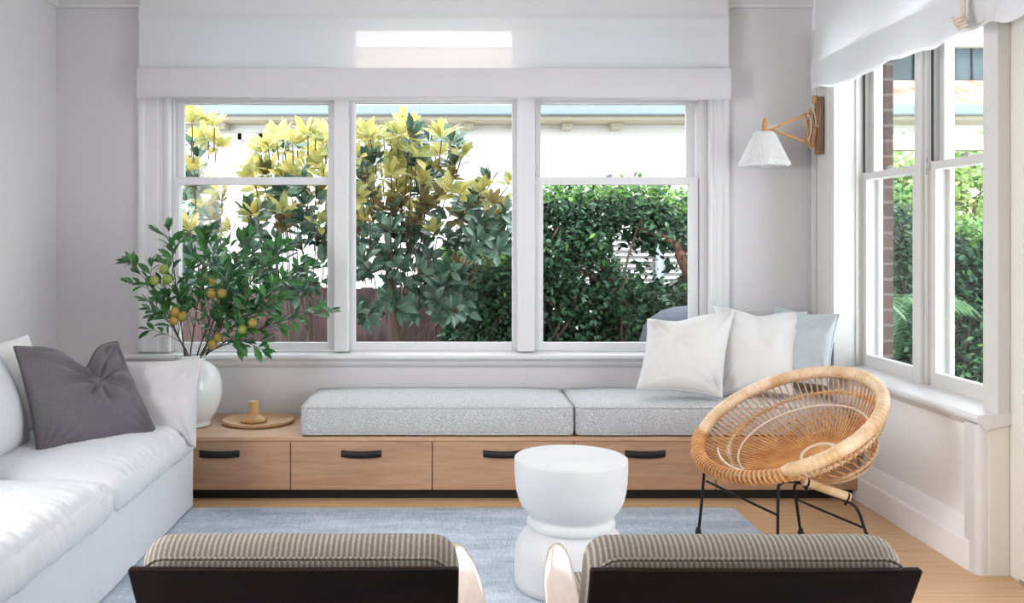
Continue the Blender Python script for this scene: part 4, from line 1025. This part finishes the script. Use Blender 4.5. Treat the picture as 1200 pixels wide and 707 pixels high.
def whorl(mb, c, axis, n, L, rnd, spread=1.0):
    axis = axis.normalized(); a_ = axis.orthogonal().normalized(); b_ = axis.cross(a_)
    for k in range(n):
        ang = k*2.399+rnd.uniform(-.3,.3); el = rnd.uniform(.25, 1.0)*spread
        rad = a_*math.cos(ang)+b_*math.sin(ang); d = (rad*el+axis*(1.1-el*.7)).normalized()
        leaf_quad(mb, c+d*.015, d, (axis-rad*.2), L*rnd.uniform(.7,1.15), L*.38, profile=(0, .45, .82, 1, .72, 0), curl=rnd.uniform(.0,.3), fold=.13)
def magnolia(label, trunk, clusters, seed, ymid):
    rnd = random.Random(seed)
    base = Vector((trunk, ymid+.15, GZ)); o = thing('magnolia_tree', base, label, 'tree', 'magnolias outside the far windows')
    old, yng, brz, st = MB(), MB(), MB(), MB()
    top = base+Vector((rnd.uniform(-.1,.1), 0, 1.4)); tr = smooth_pts([base, base.lerp(top, .5)+Vector((.05,0,0)), top], 6)
    st.tube(tr, [.035-.001*i for i in range(len(tr))], 8)
    for (px, py) in clusters:
        Y = ymid+rnd.uniform(-.35, .35); c = P(px, py, Y)
        j = min(len(tr)-1, max(2, int(rnd.uniform(.15, 1)*len(tr)*min(1, max(.2, (c.z-GZ)/1.9))))); p0 = tr[j]
        br = smooth_pts([p0, p0.lerp(c, .55)+Vector((0,0,-.08)), c], 4); st.tube(br if rnd.random() < .12 else br[-2:], .005, 5)
        z = c.z+rnd.uniform(-.12, .12)
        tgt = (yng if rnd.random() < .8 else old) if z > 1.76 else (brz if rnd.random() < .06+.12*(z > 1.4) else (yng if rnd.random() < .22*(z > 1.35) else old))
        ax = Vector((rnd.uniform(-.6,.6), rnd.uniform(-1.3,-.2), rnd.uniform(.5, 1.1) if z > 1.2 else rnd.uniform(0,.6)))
        whorl(tgt, c, ax, rnd.randint(8, 12), rnd.uniform(.11, .175), rnd, 1.0)
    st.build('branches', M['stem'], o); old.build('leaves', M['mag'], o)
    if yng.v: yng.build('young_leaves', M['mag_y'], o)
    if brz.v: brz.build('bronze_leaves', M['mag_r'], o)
rc = random.Random(5)
def scatter(n, fn, x0, x1, y0, y1):
    out = []
    while len(out) < n:
        x, y = rc.uniform(x0, x1), rc.uniform(y0, y1)
        if fn(x, y) and all((x-a)**2+(y-b)**2 > 60 for a, b in out[-60:]): out.append((x, y))
    return out
magnolia('magnolia with yellow-green tips at the left of the left-hand far window', K(236, 7.3), scatter(52, lambda x, y: abs(x-236) < 14+.15*(y-130) and y > 140, 195, 275, 138, 345), 1, 7.3)
magnolia('magnolia with yellow-green tips at the right of the left-hand far window', K(345, 7.4), scatter(92, lambda x, y: y > 150+.3*abs(x-350), 288, 405, 150, 345), 2, 7.4)
magnolia('largest magnolia, bushy and yellow-topped, filling the middle far window', K(465, 7.2), scatter(190, lambda x, y: (x < 545 and y > 145+.25*abs(x-480)) or (x >= 545 and 215 < y < 300), 408, 612, 145, 372), 3, 7.2)

def hedge(label, x0, x1, y0, y1, z1, n, seed, gaps=(), topf=.25, size=.055, cat='hedge', name='hedge', jag=.12, mats=('hedge', 'hedge_top'), z0=None, fill=True):
    rnd = random.Random(seed); o = thing(name, ((x0+x1)/2, (y0+y1)/2, GZ), label, cat)
    a, b, st = MB(), MB(), MB(); z0 = GZ if z0 is None else z0; c = 0
    while c < n:
        x, y = rnd.uniform(x0, x1), rnd.uniform(y0, y1); zt_ = z1+jag*noise.noise(Vector((x*2.3, y, seed)))+jag*.5*noise.noise(Vector((x*7, y*3, seed)))
        z = z0+(zt_-z0)*rnd.random()**.8
        p = Vector((x, y, z))
        if noise.noise(p*2.3+Vector((seed,0,0))) < -.28: continue
        px, py = 525+x*F/y, 285-(z-CZ)*F/y
        if any(((px-gx)/rx)**2+((py-gy)/ry)**2 < 1 and rnd.random() < .93 for gx, gy, rx, ry in gaps): continue
        d = Vector((rnd.gauss(0,1), rnd.gauss(-.5,1), rnd.gauss(.15,.8))).normalized(); up = Vector((rnd.gauss(0,.5), rnd.gauss(-.7,.5), 1)).normalized()
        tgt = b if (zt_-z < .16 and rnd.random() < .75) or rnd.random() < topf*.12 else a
        s_ = size*rnd.uniform(.7, 1.3)
        if c % 4 == 0 and zt_-z > .12: s_ *= 2.1; p.y = y1-(y1-y0)*.12*rnd.random(); tgt = a
        leaf_quad(tgt, p, d, up, s_, s_*.55, curl=.15, fold=.1, nseg=2 if size < .05 else 4); c += 1
    for i in range(int((x1-x0)*9)+3):
        x = rnd.uniform(x0, x1); y = (y0+y1)/2+rnd.uniform(-.1,.1); h = (z1-z0)*rnd.uniform(.6,.95)
        st.tube(smooth_pts([(x, y, z0), (x+rnd.uniform(-.15,.15), y, z0+h*.4), (x+rnd.uniform(-.3,.3), y+rnd.uniform(-.1,.1), z0+h*.75), (x+rnd.uniform(-.4,.4), y, z0+h)], 4), .012, 5)
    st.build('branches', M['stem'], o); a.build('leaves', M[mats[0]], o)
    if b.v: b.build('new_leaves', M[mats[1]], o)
    return o
hg = hedge('dense glossy hedge with bright top growth filling the right-hand far window', .62, 2.45, 7.75, 8.35, 1.86, 21000, 1, gaps=((775, 312, 46, 26), (690, 325, 10, 14)))
tb = MB(); tb.tube(smooth_pts([P(812, 330, 7.9), P(800, 305, 7.9), P(792, 287, 7.92), P(770, 275, 7.95), P(745, 268, 8.0)], 5), [.05]*8+[.035]*8+[.02]*5, 8)
tb.build('trunk', M['bark'], hg)
hedge('lower dark leafy shrub at the foot of the middle far window', -.05, .58, 7.7, 8.3, 1.32, 8000, 2, topf=.1)
hedge('dark shrub outside the far pane of the side windows, beside the brick', 3.35, 4.0, 7.6, 8.3, 1.80, 6000, 3, topf=.1, size=.06)
hedge('glossy green hedge filling the lower pane of the nearer side window', 4.06, 5.25, 7.7, 8.5, 1.55, 12000, 4, topf=.3, size=.062)
hedge('pale sunlit foliage above the hedge in the nearer side window', 4.7, 6.6, 10.2, 10.9, 2.35, 2400, 5, topf=.6, size=.10, cat='shrub', name='shrub', mats=('pale_tree', 'hedge_top'), jag=.5, z0=.9)
# palm
t = thing('palm', (3.12, 6.9, GZ), 'palm with arching fronds low outside the far side window', 'palm')
rp_ = random.Random(9)
for k in range(9):
    a = k*.7+.3; L_ = 1.25; c0 = Vector((3.12, 6.9, .0)); d = Vector((math.cos(a), math.sin(a)*.7, 0))
    path = smooth_pts([c0, c0+d*.12+Vector((0,0,.6)), c0+d*.3+Vector((0,0,.95)), c0+d*.58+Vector((0,0,.95))], 7)
    fr = MB(); fr.tube(path, .008, 5)
    for i in range(5, len(path)):
        T_ = (path[i]-path[i-1]).normalized(); sd = T_.cross(Vector((0,0,1))).normalized()
        for sg in (-1, 1):
            for e in (0, .5):
                p = path[i-1].lerp(path[i], e); leaf_quad(fr, p, (sd*sg+T_*.9-Vector((0,0,.25))).normalized(), Vector((0,0,1)), .24, .02, curl=.3, fold=.1)
    fr.build('frond', M['palm'], t)
